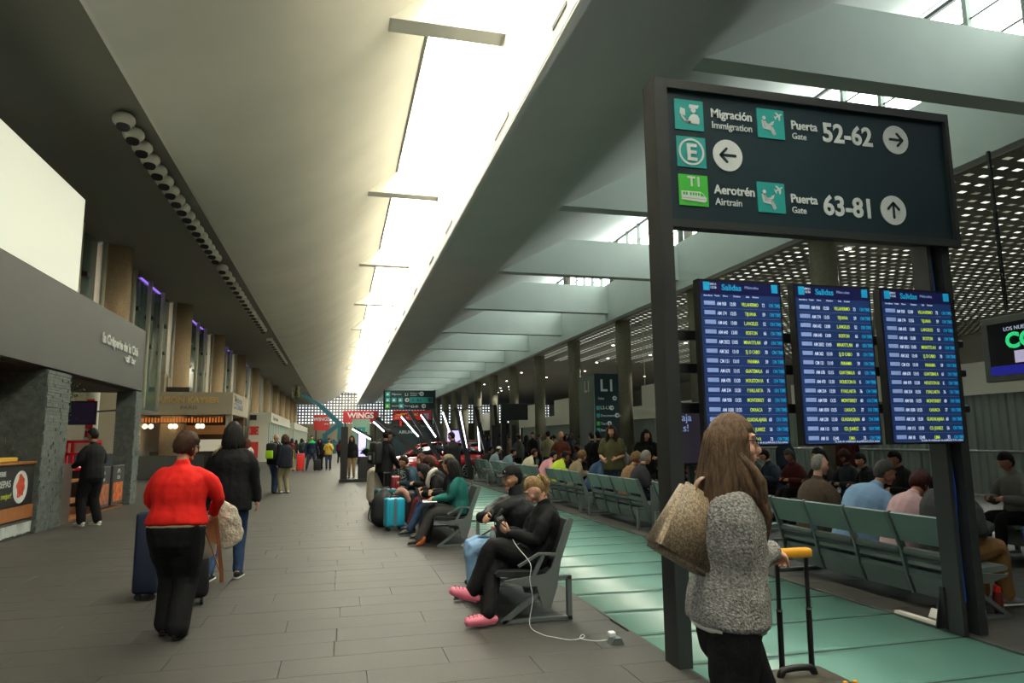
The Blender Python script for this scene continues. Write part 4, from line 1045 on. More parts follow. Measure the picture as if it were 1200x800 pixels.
# cream cloth and tan bag carried on her arm
LACE = cloth('cream_crochet', (214,205,184), .18, 40, .9, 50)
t = thing('crochet_shawl', (-1.0,6.9,.7), 'cream crochet shawl draped over the arm of the woman in red', 'shawl')
b = BM(); tube(b, [(-1.02,6.72,1.02),(-.97,6.74,.93),(-.93,6.76,.82),(-.92,6.77,.70),(-.95,6.76,.62)], [(.05,.04),(.10,.05),(.12,.045),(.11,.035),(.03,.02)], (1,0,0), 14, 3); o = obj('cloth', b, LACE, t, True); mods(o, .011, 1, .05)
b = BM(); tube(b, [(-1.13,6.80,.84),(-1.14,6.82,.70),(-1.15,6.83,.56)], [(.10,.05),(.12,.045),(.12,.04)], (1,0,0), 14, 3); o = obj('hanging_cloth', b, WHT, t, True); mods(o, .011, 1, .02)
t = thing('tan_handbag', (-1.05,6.62,.5), 'tan leather bag with long brown straps held by the woman in red', 'bag')
M_tan = mat('tan_leather', (176,128,88), .5, var=.06, vs=8); M_br = mat('brown_leather_strap', (124,76,44), .45)
b = BM(); prism(b, [(-1.11,.86),(-1.00,.90),(-.99,.66),(-1.06,.70)], 'y', 6.62, 6.66); obj('bag_body', b, M_tan, t)
b = BM(); bar(b, (-1.15,6.60,.93), (-.965,6.62,.44), .008, .03, up=(0,1,0)); bar(b, (-1.02,6.60,.95), (-.945,6.62,.40), .034, .01, up=(0,1,0)); bar(b, (-.95,6.62,.46), (-.945,6.62,.34), .034, .01, up=(0,1,0)); obj('strap', b, M_br, t)
# --- black coat woman
A = person((-1.19,8.62,0), -6, 1.74, 'tall person in a black hooded coat and blue jeans with dark shoulder-length hair', lean=3, head=(4,-8), near=True, tone='mid', fat=1.22, shw=1.15,
    hands={'L': (-.16,.26,1.0), 'R': (.31,.05,.83), 'curlR': .35}, top=BLK, slack=.04, hem=.17, pants=JEAN, ploose=.012, shoes=mat('black_trainer', (30,32,34), .6), sole=M_white,
    feet={'L': (-.10,-.36,.10), 'R': (.11,.08,.09)}, hair='bob', hcol=BKH, hlen=.16, collar=BLK)
t = thing('shoulder_strap_bag', (-1.45,8.7,1.0), 'dark shoulder bag with a pale strap carried by the person in the black coat', 'bag')
b = BM(); rbox(b, -1.56, -1.30, 8.80, 8.95, .95, 1.22, .04, 2); obj('bag_body', b, M_shade, t, True)
b = BM(); tube(b, [(-1.44,8.90,1.2),(-1.40,8.66,1.36),(-1.35,8.52,1.44),(-1.30,8.60,1.50),(-1.36,8.85,1.3)], [(.018,.006)]*5, None, 8, 4); obj('strap', b, cloth('beige_webbing', (180,164,130)), t, True)
# --- man at the kiosk
person((-4.56,14.98,0), 58, 1.80, 'man in a black suit with white soles standing at the kiosk passage', lean=2, head=(8,6), tone='tan', vox=.012, fat=1.1, shw=1.05, hands={'L': (-.15,.30,1.12), 'R': (.17,.28,1.10)}, top=BLK, slack=.03, hem=.10, pants=BLK, ploose=.03, shoes=M_white, sole=M_white, hair='short', hcol=BKH, feet={'L': (-.10,.08,.09), 'R': (.12,-.08,.09)})
# --- pink-clog woman and cap man
PNK = mat('pink_rubber', (224,120,142), .5)
SH = .43
A = person((1.84,6.18,0), 90, 1.66, 'blonde woman in black with a ponytail and pink clogs looking down at her phone', pelvis=(0,.10,.475), lean=-33, curl=36, head=(38,0), near=True, tone='light', fat=1.02,
    hands={'R': (.02,.30,.72), 'L': (-.08,.32,.71), 'aimR': (-.02,.38,.75), 'aimL': (-.05,.40,.76)}, elbow={'R': (.45,-.4,-.7), 'L': (-.45,-.4,-.7), 'nR': (-.6,0,.8), 'nL': (.6,0,.8)}, top=BLK, slack=.03, hem=.05, pants=cloth('black_leggings', (17,17,18), .1), ploose=.02,
    feet={'L': ('w',1.16,6.02,.26), 'R': ('w',1.26,5.86,.10)}, kneeR=(.1,.6,1), kneeL=(-.1,.6,1), footyaw=(5,0), hair='ponytail', hcol=BLH, shoes=PNK, sole=PNK, shoe_kind='clog')
def wp(J, p): return J['Mw'] @ V(p)
t = thing('phone', (1.46,6.2,.74), 'dark smartphone held by the blonde woman in pink clogs', 'phone')
b = BM(); b2 = BM(); rbox(b2, -.037, .037, -.075, .075, -.004, .004, .004, 1); merge(b, b2, MX.Translation(wp(A, (-.045,.37,.785))) @ MX.Rotation(PI/2, 4, 'Z') @ MX.Rotation(math.radians(38), 4, 'X')); obj('case', b, M_shade, t)
t = thing('charging_cable', tuple(wp(A, (.0,.30,.70))), 'white charging cable running from the phone down to the floor plug', 'cable')
b = BM(); tube(b, [(1.52,6.14,.72),(1.55,5.98,.62),(1.62,5.80,.50),(1.60,5.75,.38),(1.62,5.74,.22),(1.58,5.70,.03),(1.62,5.50,.006),(1.70,5.38,.006),(1.80,5.28,.006),(1.92,5.33,.006),(1.93,5.40,.006),(1.88,5.30,.006),(1.96,5.20,.008),(2.04,5.16,.02)], .0032, None, 6, 5); obj('cord', b, M_wt, t, True)
t = thing('floor_plug', (2.08,5.14,0), 'grey floor socket box with a white charger at the edge of the glass', 'socket')
b = BM(); prism(b, [(2.04,0),(2.15,0),(2.13,.045),(2.07,.045)], 'y', 5.08, 5.17); obj('socket_box', b, M_alu, t); b = BM(); rbox(b, 2.045, 2.10, 5.11, 5.16, .045, .085, .008, 1); obj('charger', b, M_wt, t)
PUF = cloth('black_quilted_nylon', (24,26,28), .12, 5, .5, 7, rough=.62)
A = person((1.84,6.86,0), 84, 1.68, 'man in a black cap and black puffer jacket slouching with folded arms', pelvis=(0,.10,.48), lean=-12, curl=16, head=(6,22), near=True, tone='mid', fat=1.15, shw=1.12,
    hands={'R': (-.16,.38,.80), 'L': (.14,.40,.76)}, elbow={'R': (.8,.5,-.4), 'L': (-.8,.5,-.4)}, top=PUF, slack=.06, hem=.05, pants=LJEAN, ploose=.012, feet={'L': (-.10,.52,.10), 'R': (.06,.46,.10)}, kneeL=(-.3,.9,.8), kneeR=(-.1,.9,.8), hair='short', hcol=BKH, cap=cloth('black_cap_cloth', (24,25,26), .06), collar=PUF, shoes=M_shade)
b = BM(); H = A['H']; bar(b, H((-.035,.094,.075)), H((-.02,.090,.088)), .005); A['part']('cap_badge', b, M_wt)
t = thing('crossbody_bag', (1.55,6.6,.6), 'black crossbody bag with white-lettered strap on the lap of the cap man', 'bag')
b = BM(); b2 = BM(); rbox(b2, -.13, .13, -.05, .05, -.10, .12, .03, 2); merge(b, b2, MX.Translation((1.56,6.62,.70)) @ MX.Rotation(math.radians(80), 4, 'Z') @ MX.Rotation(-.2, 4, 'X')); obj('bag_body', b, M_shade, t, True)
b = BM(); tube(b, [(1.50,6.56,.72),(1.50,6.54,.80),(1.56,6.55,.88)], [(.02,.004)]*3, (1,0,0), 8, 3); obj('strap', b, M_blk, t, True)
text('BAM BIT', .028, (1.475,6.515,.745), m=M_wt, parent=t, bold=.0008)
t = thing('water_bottle', (1.47,6.45,.6), 'small clear bottle with a red cap between the cap man and the blonde woman', 'bottle')
b = BM(); tube(b, [(1.44,6.46,.585),(1.44,6.46,.66),(1.44,6.46,.70),(1.44,6.46,.715)], [.03,.031,.014,.012], None, 14, 3, flat=True); obj('bottle_body', b, mat('clear_plastic', (120,128,130), .1, spec=.9), t, True); b = BM(); cyl(b, (1.44,6.46,.715), (1.44,6.46,.74), .015, 12); obj('bottle_cap', b, mat('coral_cap', (214,84,72), .5), t)
# --- teal sweater woman with laptop and neighbours
TEA = cloth('teal_sweatshirt', (28,98,90), .08, 12)
A = person((1.83,10.52,0), 86, 1.66, 'woman with long black hair in a teal sweatshirt typing on a laptop', pelvis=(0,0,.50), lean=0, curl=14, head=(14,0), tone='mid', vox=.010, hands={'R': (.05,.36,.66), 'L': (-.08,.38,.66), 'aimR': (.0,.46,.64), 'aimL': (-.05,.48,.64)}, elbow={'R': (.4,-.5,-.7), 'L': (-.4,-.5,-.7)},
    top=TEA, slack=.035, hem=.06, pants=cloth('grey_wide_trousers', (66,66,64)), ploose=.02, flare=.015, feet={'L': (-.08,.60,.10), 'R': (.08,.50,.10)}, hair='long', hcol=BKH, hlen=.30, shoes=M_shade)
t = thing('laptop', (1.35,10.5,.62), 'silver laptop open on the lap of the woman in teal', 'laptop')
b = BM(); b2 = BM(); rbox(b2, -.16, .16, -.11, .11, -.008, .008, .004, 1); merge(b, b2, MX.Translation((1.36,10.52,.635)) @ MX.Rotation(PI/2, 4, 'Z')); obj('keyboard_deck', b, M_steel, t)
b = BM(); b2 = BM(); rbox(b2, -.16, .16, -.004, .004, 0, .21, .003, 1); merge(b, b2, MX.Translation((1.25,10.52,.64)) @ MX.Rotation(PI/2, 4, 'Z') @ MX.Rotation(-.35, 4, 'X')); obj('lid', b, mat('dark_lid', (40,42,46), .4), t)
person((1.83,11.14,0), 84, 1.68, 'woman in an olive cap and black jacket sitting beyond the laptop user', pelvis=(0,0,.50), lean=0, curl=8, head=(0,12), tone='light', vox=.012, hands={'R': (.1,.30,.72), 'L': (-.12,.30,.70)}, top=BLK, slack=.04, pants=DKB, feet={'L': (-.1,.5,.1), 'R': (.1,.5,.1)}, hair='bob', hcol=BKH, hlen=.08, cap=cloth('khaki_cap_cloth', (122,112,88), .08), shoes=M_shade)
person((1.80,11.74,0), 92, 1.64, 'seated woman with a white scarf bent over a phone, black jacket', pelvis=(0,0,.50), lean=18, curl=24, head=(24,10), tone='light', vox=.012, hands={'R': (.1,.36,.66), 'L': (-.1,.38,.66)}, top=BLK, slack=.045, pants=JEAN, feet={'L': (-.1,.62,.1), 'R': (.1,.56,.1)}, hair='bob', hcol=BKH, hlen=.10, collar=WHT, shoes=M_shade)
t = thing('white_scarf', (1.55,11.74,.9), 'thick white scarf hanging from the neck of the bending seated woman', 'scarf')
b = BM(); tube(b, [(1.62,11.66,1.05),(1.52,11.66,.98),(1.49,11.66,.86),(1.50,11.66,.78)], [(.07,.04),(.09,.05),(.08,.04),(.06,.03)], (0,1,0), 12, 3); o = obj('scarf_cloth', b, WHT, t, True); mods(o, None, 0, .02)
person((1.83,12.34,0), 88, 1.68, 'seated traveller with dark red trousers behind the white scarf woman', pelvis=(0,0,.50), lean=5, curl=20, head=(14,0), tone='mid', vox=.014, hands={'R': (.1,.34,.68), 'L': (-.1,.34,.68)}, top=BLK, slack=.04, pants=cloth('maroon_cloth', (84,22,28)), feet={'L': (-.1,.56,.1), 'R': (.1,.56,.1)}, hair='fluffy', hcol=BRN, shoes=M_shade)
person((1.80,13.75,0), 90, 1.68, 'seated woman with wavy auburn hair and dark coat by the luggage pile', pelvis=(0,0,.50), lean=4, curl=14, head=(10,20), tone='light', vox=.014, hands={'R': (.1,.30,.7), 'L': (-.1,.30,.7)}, top=BLK, slack=.045, pants=DKB, feet={'L': (-.1,.55,.1), 'R': (.1,.55,.1)}, hair='bob', hcol=hairm('auburn_hair', (82,44,30)), hlen=.14, shoes=M_shade)
person((1.72,14.9,0), 96, 1.70, 'seated person in a petrol-blue jacket leaning on one hand', pelvis=(0,0,.50), lean=16, curl=22, head=(6,0), tone='tan', vox=.014, hands={'R': (.06,.28,.98), 'L': (-.1,.40,.66)}, top=cloth('petrol_nylon', (38,60,72), .1), slack=.045, pants=BLK, feet={'L': (-.1,.60,.1), 'R': (.1,.56,.1)}, hair='short', hcol=BKH, shoes=M_shade)
# standing man with backpack
A = person((1.02,15.5,0), -62, 1.75, 'man in a black jacket and dark cap wearing a black backpack, standing by white luggage', lean=3, head=(16,0), tone='tan', vox=.013, fat=1.1, hands={'R': (.16,.28,.98), 'L': (-.16,.26,1.0)}, top=BLK, slack=.035, hem=.10, pants=BLK, ploose=.018, shoes=M_shade, hair='short', hcol=BKH, cap=cloth('black_cap_cloth', (24,25,26), .06), feet={'L': (-.1,.14,.09), 'R': (.1,-.12,.09)})
def backpack(J, m, label, acc=None, grp=None):
    Mw = J['Mw']; s = J['s']; c = Mw @ (J['chest']-J['fw']*(.22*s)-J['up']*.05)
    t = thing('backpack', tuple(c), label, 'backpack', grp)
    R = MX.Translation(c) @ MX.Rotation(J['root'].rotation_euler.z, 4, 'Z')
    b = BM(); b2 = BM(); rbox(b2, -.15, .15, -.10, .10, -.25, .24, .06, 3); merge(b, b2, R); obj('pack_body', b, m, t, True)
    b = BM(); b2 = BM(); rbox(b2, -.12, .12, -.15, -.09, -.22, .02, .025, 2); merge(b, b2, R); obj('front_pocket', b, acc or m, t, True)
    b = BM()
    for g in (-1, 1): tube(b, [R @ V((g*.09,.08,.2)), R @ V((g*.10,.16,.30)), R @ V((g*.10,.34,.18)), R @ V((g*.12,.30,-.05)), R @ V((g*.12,.1,-.2))], [(.022,.006)]*5, None, 6, 3)
    obj('shoulder_strap', b, M_blk, t, True)
    return t, R
t, R = backpack(A, mat('black_pack_cloth', (24,25,27), .7), 'black backpack with white label on the man in the dark cap')
b = BM(); b2 = BM(); box(b2, -.05, .05, -.158, -.152, -.14, -.05); merge(b, b2, R); obj('white_label', b, M_wt, t)
# white and coloured luggage near him
suitcase((.98,16.3,0), 20, .46, .30, .62, mat('black_case_cloth', (22,22,24), .8), 'black suitcase under the cream padded bag behind the backpack man', soft=True, ribs=False, handle=.35)
t = thing('padded_bag', (.98,16.1,.62), 'cream padded bag resting on a black suitcase by the backpack man', 'bag'); b = BM(); rbox(b, .66, 1.16, 15.70, 16.02, .18, .95, .14, 4); o = obj('bag_body', b, LACE, t, True); mods(o, None, 0, .04)
suitcase((.92,13.45,0), 15, .40, .26, .64, mat('dark_teal_shell', (18,84,92), .4), 'dark teal suitcase standing behind the black duffel', handle=.30)
suitcase((1.00,12.40,0), 12, .34, .24, .55, mat('turquoise_shell', (34,160,190), .4), 'bright turquoise suitcase with a grey strap next to the seated travellers')
b = BM(); box(b, .99, 1.035, 12.265, 12.285, .08, .55); 
tag(obj('luggage_strap', b, mat('grey_strap', (96,112,118), .6)), 'grey strap around the bright turquoise suitcase', 'strap')
t = thing('duffel_bag', (.85,13.0,0), 'bulky black backpack lying on the floor left of the turquoise suitcase', 'bag')
b = BM(); tube(b, [(.82,12.95,.14),(.84,12.96,.32),(.86,12.98,.52),(.87,13.0,.60)], [(.19,.14),(.21,.15),(.18,.13),(.10,.08)], (1,0,0), 14, 3); o = obj('bag_body', b, mat('black_pack_cloth', (24,25,27), .7), t, True); mods(o, None, 0, .05)
b = BM(); tube(b, [(.66,12.86,.50),(.60,12.84,.35),(.58,12.84,.16),(.66,12.86,.08)], [(.02,.006)]*4, None, 6, 4); obj('strap', b, M_blk, t, True)
t = thing('travel_pillow', (1.2,12.7,.55), 'pinkish neck pillow lying over the luggage behind the turquoise suitcase', 'pillow'); b = BM(); tube(b, [(1.08,12.7,.62),(1.14,12.68,.66),(1.22,12.66,.60),(1.28,12.66,.48)], [.045,.055,.055,.045], None, 12, 4); obj('pillow_body', b, cloth('dusty_pink_fleece', (186,140,124), .12, 30), t, True)
suitcase((1.22,13.1,0), -5, .44, .28, .60, mat('black_case_cloth', (22,22,24), .8), 'black soft suitcase with silver buckles behind the turquoise one', soft=True, handle=.42)
suitcase((1.30,16.9,0), -5, .44, .28, .70, mat('dark_red_shell', (120,20,26), .45), 'dark red suitcase beside the backpack man', handle=.2)
t = thing('boots', (1.3,10.1,0), 'small orange shoe on the floor under the second bench', 'shoe'); b = BM(); tube(b, [(1.20,10.42,.03),(1.26,10.40,.06),(1.28,10.38,.12)], [.03,.035,.025], None, 8, 2); obj('shoe_body', b, mat('orange_mottled', (190,100,50), .6, var=.6, vs=40), t, True)
# --- row nearest right, seen from behind
P0 = dict(pelvis=(0,.30,.52), feet={'L': (-.12,.78,.1), 'R': (.12,.78,.1)}, tone='mid', vox=.012)
def seat_r(y, h, label, x=5.08, yaw=-90, **k):
    d = dict(P0); d.update(k); d.setdefault('hands', {'L': (-.14,.62,.72), 'R': (.14,.62,.72)}); d.setdefault('shoes', M_shade); d.setdefault('slack', .035); d.setdefault('pants', DKB)
    return person((x,y,0), yaw, h, label, **d)
seat_r(5.22, 1.78, 'man in a charcoal ribbed-collar cardigan and khaki trousers seated by the gantry post', near=True, lean=2, curl=10, head=(8,-14), top=GRY, hem=.06, slack=.045, fat=1.15, shw=1.12, pants=cloth('tan_trousers', (124,92,54)), ploose=.02, hair='short', hcol=hairm('grey_brown_hair', (66,52,42)), collar=cloth('ribbed_grey_knit', (92,94,94), .5, 60), shoes=mat('grey_trainer', (120,122,122), .7), sole=M_white, feet={'L': (-.10,.74,.1), 'R': (.06,.84,.1)})
seat_r(5.76, 1.58, 'woman with short dark red hair in a pale pink top leaning forward', lean=12, curl=24, head=(20,10), top=cloth('pale_pink_cotton', (206,172,176), .05), hair='fluffy', hcol=RDH, fat=1.1, slack=.03)
seat_r(6.32, 1.76, 'heavy man in a light blue shirt leaning to his right, grey-black hair', lean=10, curl=22, side=10, head=(10,-20), top=cloth('light_blue_shirt', (128,164,200), .04, 6, .5, 8), fat=1.42, shw=1.2, hair='short', hcol=SPH, tone='tan')
seat_r(6.98, 1.72, 'balding grey-haired man in a brown wool jacket on the near right bench', lean=2, curl=8, head=(4,0), top=cloth('brown_wool', (74,62,50), .2, 60), fat=1.15, shw=1.15, slack=.045, hair='fringe', hcol=GRH, tone='light')
# second-row people opposite, facing the hall
L2 = [(7.0,'seated person in a grey hoodie, second row, reading',cloth('grey_hoodie',(92,92,90)),'short',BKH,8.4),(7.9,'dark-clothed seated man with tanned face in the second row',BLK,'short',BKH,8.3),(5.7,'seated man in black with cropped hair beside the right gantry post, second row',BLK,'short',BRN,8.3),(8.7,'seated traveller in black holding a coat, second row',BLK,'short',BKH,8.3)]
for y, lab, tp, hr, hcl, x in L2:
    person((x,y,0), 90, 1.72, lab, pelvis=(0,-.02,.52), lean=4, curl=12, head=(14,0), tone='tan', vox=.02, hands={'L': (-.12,.34,.74), 'R': (.12,.34,.74)}, top=tp, slack=.04, pants=BLK, feet={'L': (-.12,.52,.1), 'R': (.12,.52,.1)}, hair=hr, hcol=hcl, shoes=M_shade)
# things right of the gantry
suitcase((6.35,4.95,0), 80, .50, .32, .70, mat('royal_blue_shell', (14,66,150), .45), 'royal blue suitcase used as a table for a laptop, right of the gantry post', ribs=False)
t = thing('laptop', (6.35,4.95,.74), 'open dark laptop standing on the royal blue suitcase', 'laptop')
b = BM(); rbox(b, 6.14, 6.62, 4.80, 5.06, .732, .75, .004, 1); obj('keyboard_deck', b, M_steel, t); b = BM(); prism(b, [(5.07,.745),(5.085,.745),(5.15,1.0),(5.135,1.0)], 'x', 6.24, 6.62); obj('lid', b, mat('dark_lid', (40,42,46), .4), t)
t = thing('red_bottle', (5.56,4.93,0), 'dark red drinking bottle with a bright red cap on the floor', 'bottle')
b = BM(); tube(b, [(5.56,4.93,.0),(5.56,4.93,.17),(5.56,4.93,.20)], [.038,.038,.03], None, 16, 2, flat=True); obj('bottle_body', b, mat('dark_red_plastic', (92,18,16), .3), t, True); b = BM(); cyl(b, (5.56,4.93,.2), (5.56,4.93,.24), .028, 14); rbox(b, 5.54, 5.57, 4.92, 4.95, .24, .255, .005, 1); obj('bottle_cap', b, mat('bright_red_cap', (224,40,26), .4), t)
t = thing('paper_leaflet', (4.95,4.95,0), 'long white strip lying along the edge of the glass beside the post', 'strip'); b = BM(); box(b, 4.80, 4.86, 4.66, 5.28, .0, .02); obj('strip_body', b, M_white, t)
t = thing('power_strip', (5.0,5.0,0), 'white charger plugged at the floor strip beside the gantry post', 'charger'); b = BM(); b2 = BM(); rbox(b2, -.03, .03, -.05, .05, 0, .09, .008, 1); merge(b, b2, MX.Translation((4.93,4.98,.0)) @ MX.Rotation(.5, 4, 'Y')); obj('charger_body', b, M_white, t); b = BM(); rbox(b, 4.97, 5.03, 4.95, 5.0, .08, .12, .008, 1); obj('plug_head', b, M_shade, t)
t = thing('trolley_case', (7.2,4.6,0), 'large black coat and bag heap on seats at the far right', 'bag'); b = BM(); tube(b, [(7.4,5.4,.0),(7.4,5.4,.5),(7.45,5.4,1.0),(7.5,5.4,1.30)], [(.5,.3),(.55,.3),(.45,.25),(.2,.15)], (1,0,0), 14, 3); o = obj('bag_body', b, BLK, t, True); mods(o, None, 0, .06)
# --- middle right crowd
MR = [ # x, y, yaw, height, seated?, label, top, hair, hcol, tone, lean
 (5.10,14.25,-90,1.72,1,'person in a blue denim jacket turned sideways on the bench',cloth('denim_jacket',(48,72,100),.15),'short',BKH,'mid',16),
 (5.02,11.75,-90,1.72,1,'man with silver-grey hair in a dark jacket on the bench by the glass',cloth('charcoal_jacket',(44,46,50)),'short',GRH,'mid',6),
 (5.10,12.4,-88,1.66,1,'person with a tan fur-hooded coat next to the silver-haired man',cloth('tan_fur',(140,108,76),.5,60),'fluffy',hairm('tan_hair',(130,96,62)),'light',10),
 (5.10,15.6,-90,1.66,1,'person with fair curly hair behind the denim jacket',cloth('beige_coat',(140,124,96)),'fluffy',hairm('tan_hair',(130,96,62)),'light',14),
 (5.10,17.0,-80,1.70,1,'person in a yellow-green safety vest leaning forward on the bench',cloth('hi_vis',(190,214,60),.15,5),'short',BKH,'tan',24),
 (5.10,18.0,-84,1.66,1,'person in a pale pink jacket on the bench row',cloth('pink_jacket',(214,150,160)),'short',BKH,'light',22),
 (5.10,19.8,-84,1.70,1,'person in a cream jacket with dark red hair on the bench row',cloth('cream_jacket',(196,188,158)),'short',RDH,'mid',18),
 (5.10,24.2,-84,1.70,1,'person in a white cap at the far end of the bench row',cloth('pale_blue_jacket',(120,140,146)),'short',BKH,'mid',12),
 (5.10,22.4,-84,1.70,1,'person in a dusty blue jacket at the far end of the bench row',cloth('dusty_blue_jacket',(104,126,132)),'short',BKH,'mid',20),
 (5.10,25.4,-84,1.70,1,'person in dark clothes on the last bench of the row',BLK,'short',BKH,'mid',10),
 (6.15,18.6,155,1.72,0,'bald man in a brown leather jacket and white shirt standing behind the benches',cloth('brown_leather_jkt',(86,44,30),.1),'none',BKH,'mid',0),
 (5.75,13.9,150,1.78,0,'bearded man with long hair in an olive T-shirt standing behind the benches',OLV,'long',BRN,'mid',2),
 (6.45,13.7,170,1.68,0,'woman in black with long dark hair standing right of the olive T-shirt man',BLK,'long',BKH,'mid',2),
 (6.9,17.6,10,1.70,0,'person in a black hooded jacket seen from behind, left of the bearded man',BLK,'short',BKH,'mid',2),
 (7.4,19.4,20,1.68,0,'dark-haired person in black standing behind the leather-jacket man',BLK,'short',BKH,'mid',2),
 (7.6,24.5,0,1.78,0,'man in a khaki shirt with his back turned near the white fence',cloth('pale_khaki',(120,118,88)),'short',BKH,'mid',0)]
for i, (x, y, yw, h_, st, lab, tp, hr, hcl, tn, ln) in enumerate(MR):
    if st: person((x,y,0), yw, h_, lab, pelvis=(0,.30,.52), lean=ln, curl=14, head=(10,0), tone=tn, vox=.018, hands={'L': (-.14,.62,.74), 'R': (.14,.62,.74)}, top=tp, slack=.045, pants=DKB, feet={'L': (-.12,.78,.1), 'R': (.12,.78,.1)}, hair=hr, hcol=hcl, shoes=M_shade, cap=(WHT if 'white cap' in lab else None))
    else: person((x,y,0), yw, h_, lab, lean=ln, head=(6,0), tone=tn, vox=.016, hands={'L': (-.12,.26,1.12), 'R': (.16,.26,1.10)}, top=tp, slack=.035, pants=BLK if 'black' in lab else DKB, hair=hr, hcol=hcl, shoes=M_shade, sleeve=.5 if 'T-shirt' in lab else 1.0, fat=1.05)
t = thing('water_bottle', (5.35,10.9,.8), 'clear plastic water bottle standing on the bench table beside the silver-haired man', 'bottle')
b = BM(); box(b, 5.2, 5.9, 10.55, 10.95, .0, .74); 
tag(obj('grey_crate', b, mat('grey_crate_plastic', (70,76,76), .6)), 'grey box standing behind the bench beside the silver-haired man', 'box')
b = BM(); tube(b, [(5.4,10.8,.742),(5.4,10.8,.90),(5.4,10.8,.95)], [.035,.035,.014], None, 12, 2, flat=True); obj('bottle_body', b, mat('clear_plastic', (120,128,130), .1, spec=.9), t, True)
rp = random.Random(21)
cols = [(24,24,26),(34,38,46),(50,44,40),(70,24,28),(40,52,66),(84,84,80),(30,46,40),(112,96,70),(20,20,22),(92,36,34)]
words = ['black','navy','brown','maroon','slate blue','grey','dark green','tan','jet black','brick red']
crowd = []
ORD = 'first second third fourth fifth sixth seventh eighth ninth tenth eleventh twelfth thirteenth fourteenth fifteenth sixteenth seventeenth eighteenth nineteenth twentieth twenty-first twenty-second twenty-third twenty-fourth'.split()
for i in range(24):   # sitting on the second row and beyond
    y = 9.4+.62*i*1.05; crowd.append((8.45+rp.uniform(-.1,.1), y, 90, 1, i))
for i in range(16): crowd.append((rp.uniform(9.6,13.5), 14+1.6*i+rp.uniform(-.4,.4), rp.uniform(0,360), 0, i+3))
for i in range(12): crowd.append((rp.uniform(6.2,9.5), 26+1.6*i+rp.uniform(-.4,.4), rp.uniform(0,360), 0, i+5))
for n_, (x, y, yw, st, i) in enumerate(crowd):
    ci = i % 10; tp = cloth('crowd_cloth_%d' % ci, cols[ci]); hcl = (BKH,BRN,BKH,SPH)[i % 4]; hr = ('short','short','bob','fluffy')[(i*7) % 4]
    place = ('%s from the camera in the second row of benches' % ORD[n_]) if st else ('%s from the camera of those standing %s' % (ORD[n_-24] if n_ < 40 else ORD[n_-40], 'beyond the second bench row' if n_ < 40 else 'past the red car'))
    lab = '%s-clothed %s-haired traveller %s' % (words[ci], ('black','brown','dark','grey')[i % 4], place)
    if st: person((x,y,0), yw+rp.uniform(-15,15), rp.uniform(1.6,1.78), lab, pelvis=(0,-.02,.52), lean=rp.uniform(0,14), curl=10, head=(12,rp.uniform(-25,25)), tone=('mid','tan')[i%2], vox=.025, hands={'L': (-.12,.34,.74), 'R': (.12,.34,.74)}, top=tp, slack=.04, pants=BLK, feet={'L': (-.12,.52,.1), 'R': (.12,.52,.1)}, hair=hr, hcol=hcl, shoes=M_shade)
    else: person((x,y,0), yw, rp.uniform(1.6,1.82), lab, lean=2, head=(5,0), tone=('mid','tan')[i%2], vox=.028, top=tp, slack=.035, pants=BLK, hair=hr, hcol=hcl, shoes=M_shade)
# --- left far people
A = person((-1.83,22.3,0), -25, 1.74, 'bald man with a neon-yellow and black backpack and blue jeans, walking away', lean=2, tone='tan', vox=.016, top=BLK, slack=.035, pants=JEAN, hair='none', shoes=M_shade, feet={'L': (-.1,.15,.09), 'R': (.1,-.12,.09)})
backpack(A, mat('black_pack_cloth', (24,25,27), .7), 'neon-yellow and black backpack on the bald man', mat('neon_yellow', (170,226,40), .5, emit=.0))
person((-1.52,22.1,0), 40, 1.72, 'person with brown hair in a navy coat and khaki trousers beside the neon backpack', lean=2, head=(0,20), tone='light', vox=.016, top=cloth('navy_coat', (24,28,38)), slack=.045, hem=.16, pants=cloth('beige_trousers', (126,118,92)), ploose=.02, hair='bob', hcol=BRN, hlen=.1, shoes=M_white, fat=1.1)
person((-3.15,26.5,0), -20, 1.62, 'woman with long reddish-brown hair in a white top near the shops', tone='light', vox=.02, top=WHT, slack=.03, pants=cloth('patterned_grey', (104,100,84), .6, 20), hair='long', hcol=hairm('reddish_hair', (74,34,26)), hlen=.3, shoes=M_shade)
A = person((-1.32,38.8,0), 178, 1.82, 'man in a green and navy jacket facing the camera in the aisle', tone='tan', vox=.018, top=cloth('navy_track_top', (24,38,62)), slack=.04, pants=cloth('slate_trousers', (52,64,74)), hair='short', hcol=BKH, shoes=M_shade, fat=1.15, feet={'L': (-.26,.0,.09), 'R': (.24,.0,.09)}, hands={'L': (-.42,.1,.9), 'R': (.42,.1,.9)})
b = BM(); tube(b, [A['chest']-A['up']*.02, A['shc'], A['nb']-A['up']*.01], [(.215,.175),(.20,.125),(.09,.09)], (1,0,0), 14); A['part']('green_yoke', b, cloth('green_panel', (34,168,84)))
person((-.42,38.6,0), 175, 1.66, 'person in a yellow jacket with white waist bag, right of the green jacket man', tone='tan', vox=.018, top=cloth('yellow_top', (206,172,70)), slack=.04, pants=cloth('denim_navy', (44,56,78)), hair='short', hcol=BKH, shoes=M_shade, hands={'L': (-.1,.2,1.3), 'R': (.1,.2,1.3)})
person((-.85,38.9,0), 160, 1.64, 'person in black with arm raised, between the green and the yellow jackets', tone='tan', vox=.018, top=BLK, slack=.04, pants=BLK, hair='bob', hcol=BKH, shoes=M_shade, hands={'L': (-.4,.2,1.2), 'R': (.1,.2,1.2)})
suitcase((-.98,37.6,0), 0, .36, .24, .6, mat('black_case_cloth', (22,22,24), .8), 'black suitcase beside the two people with yellow in the aisle', soft=True, ribs=False, handle=.3)
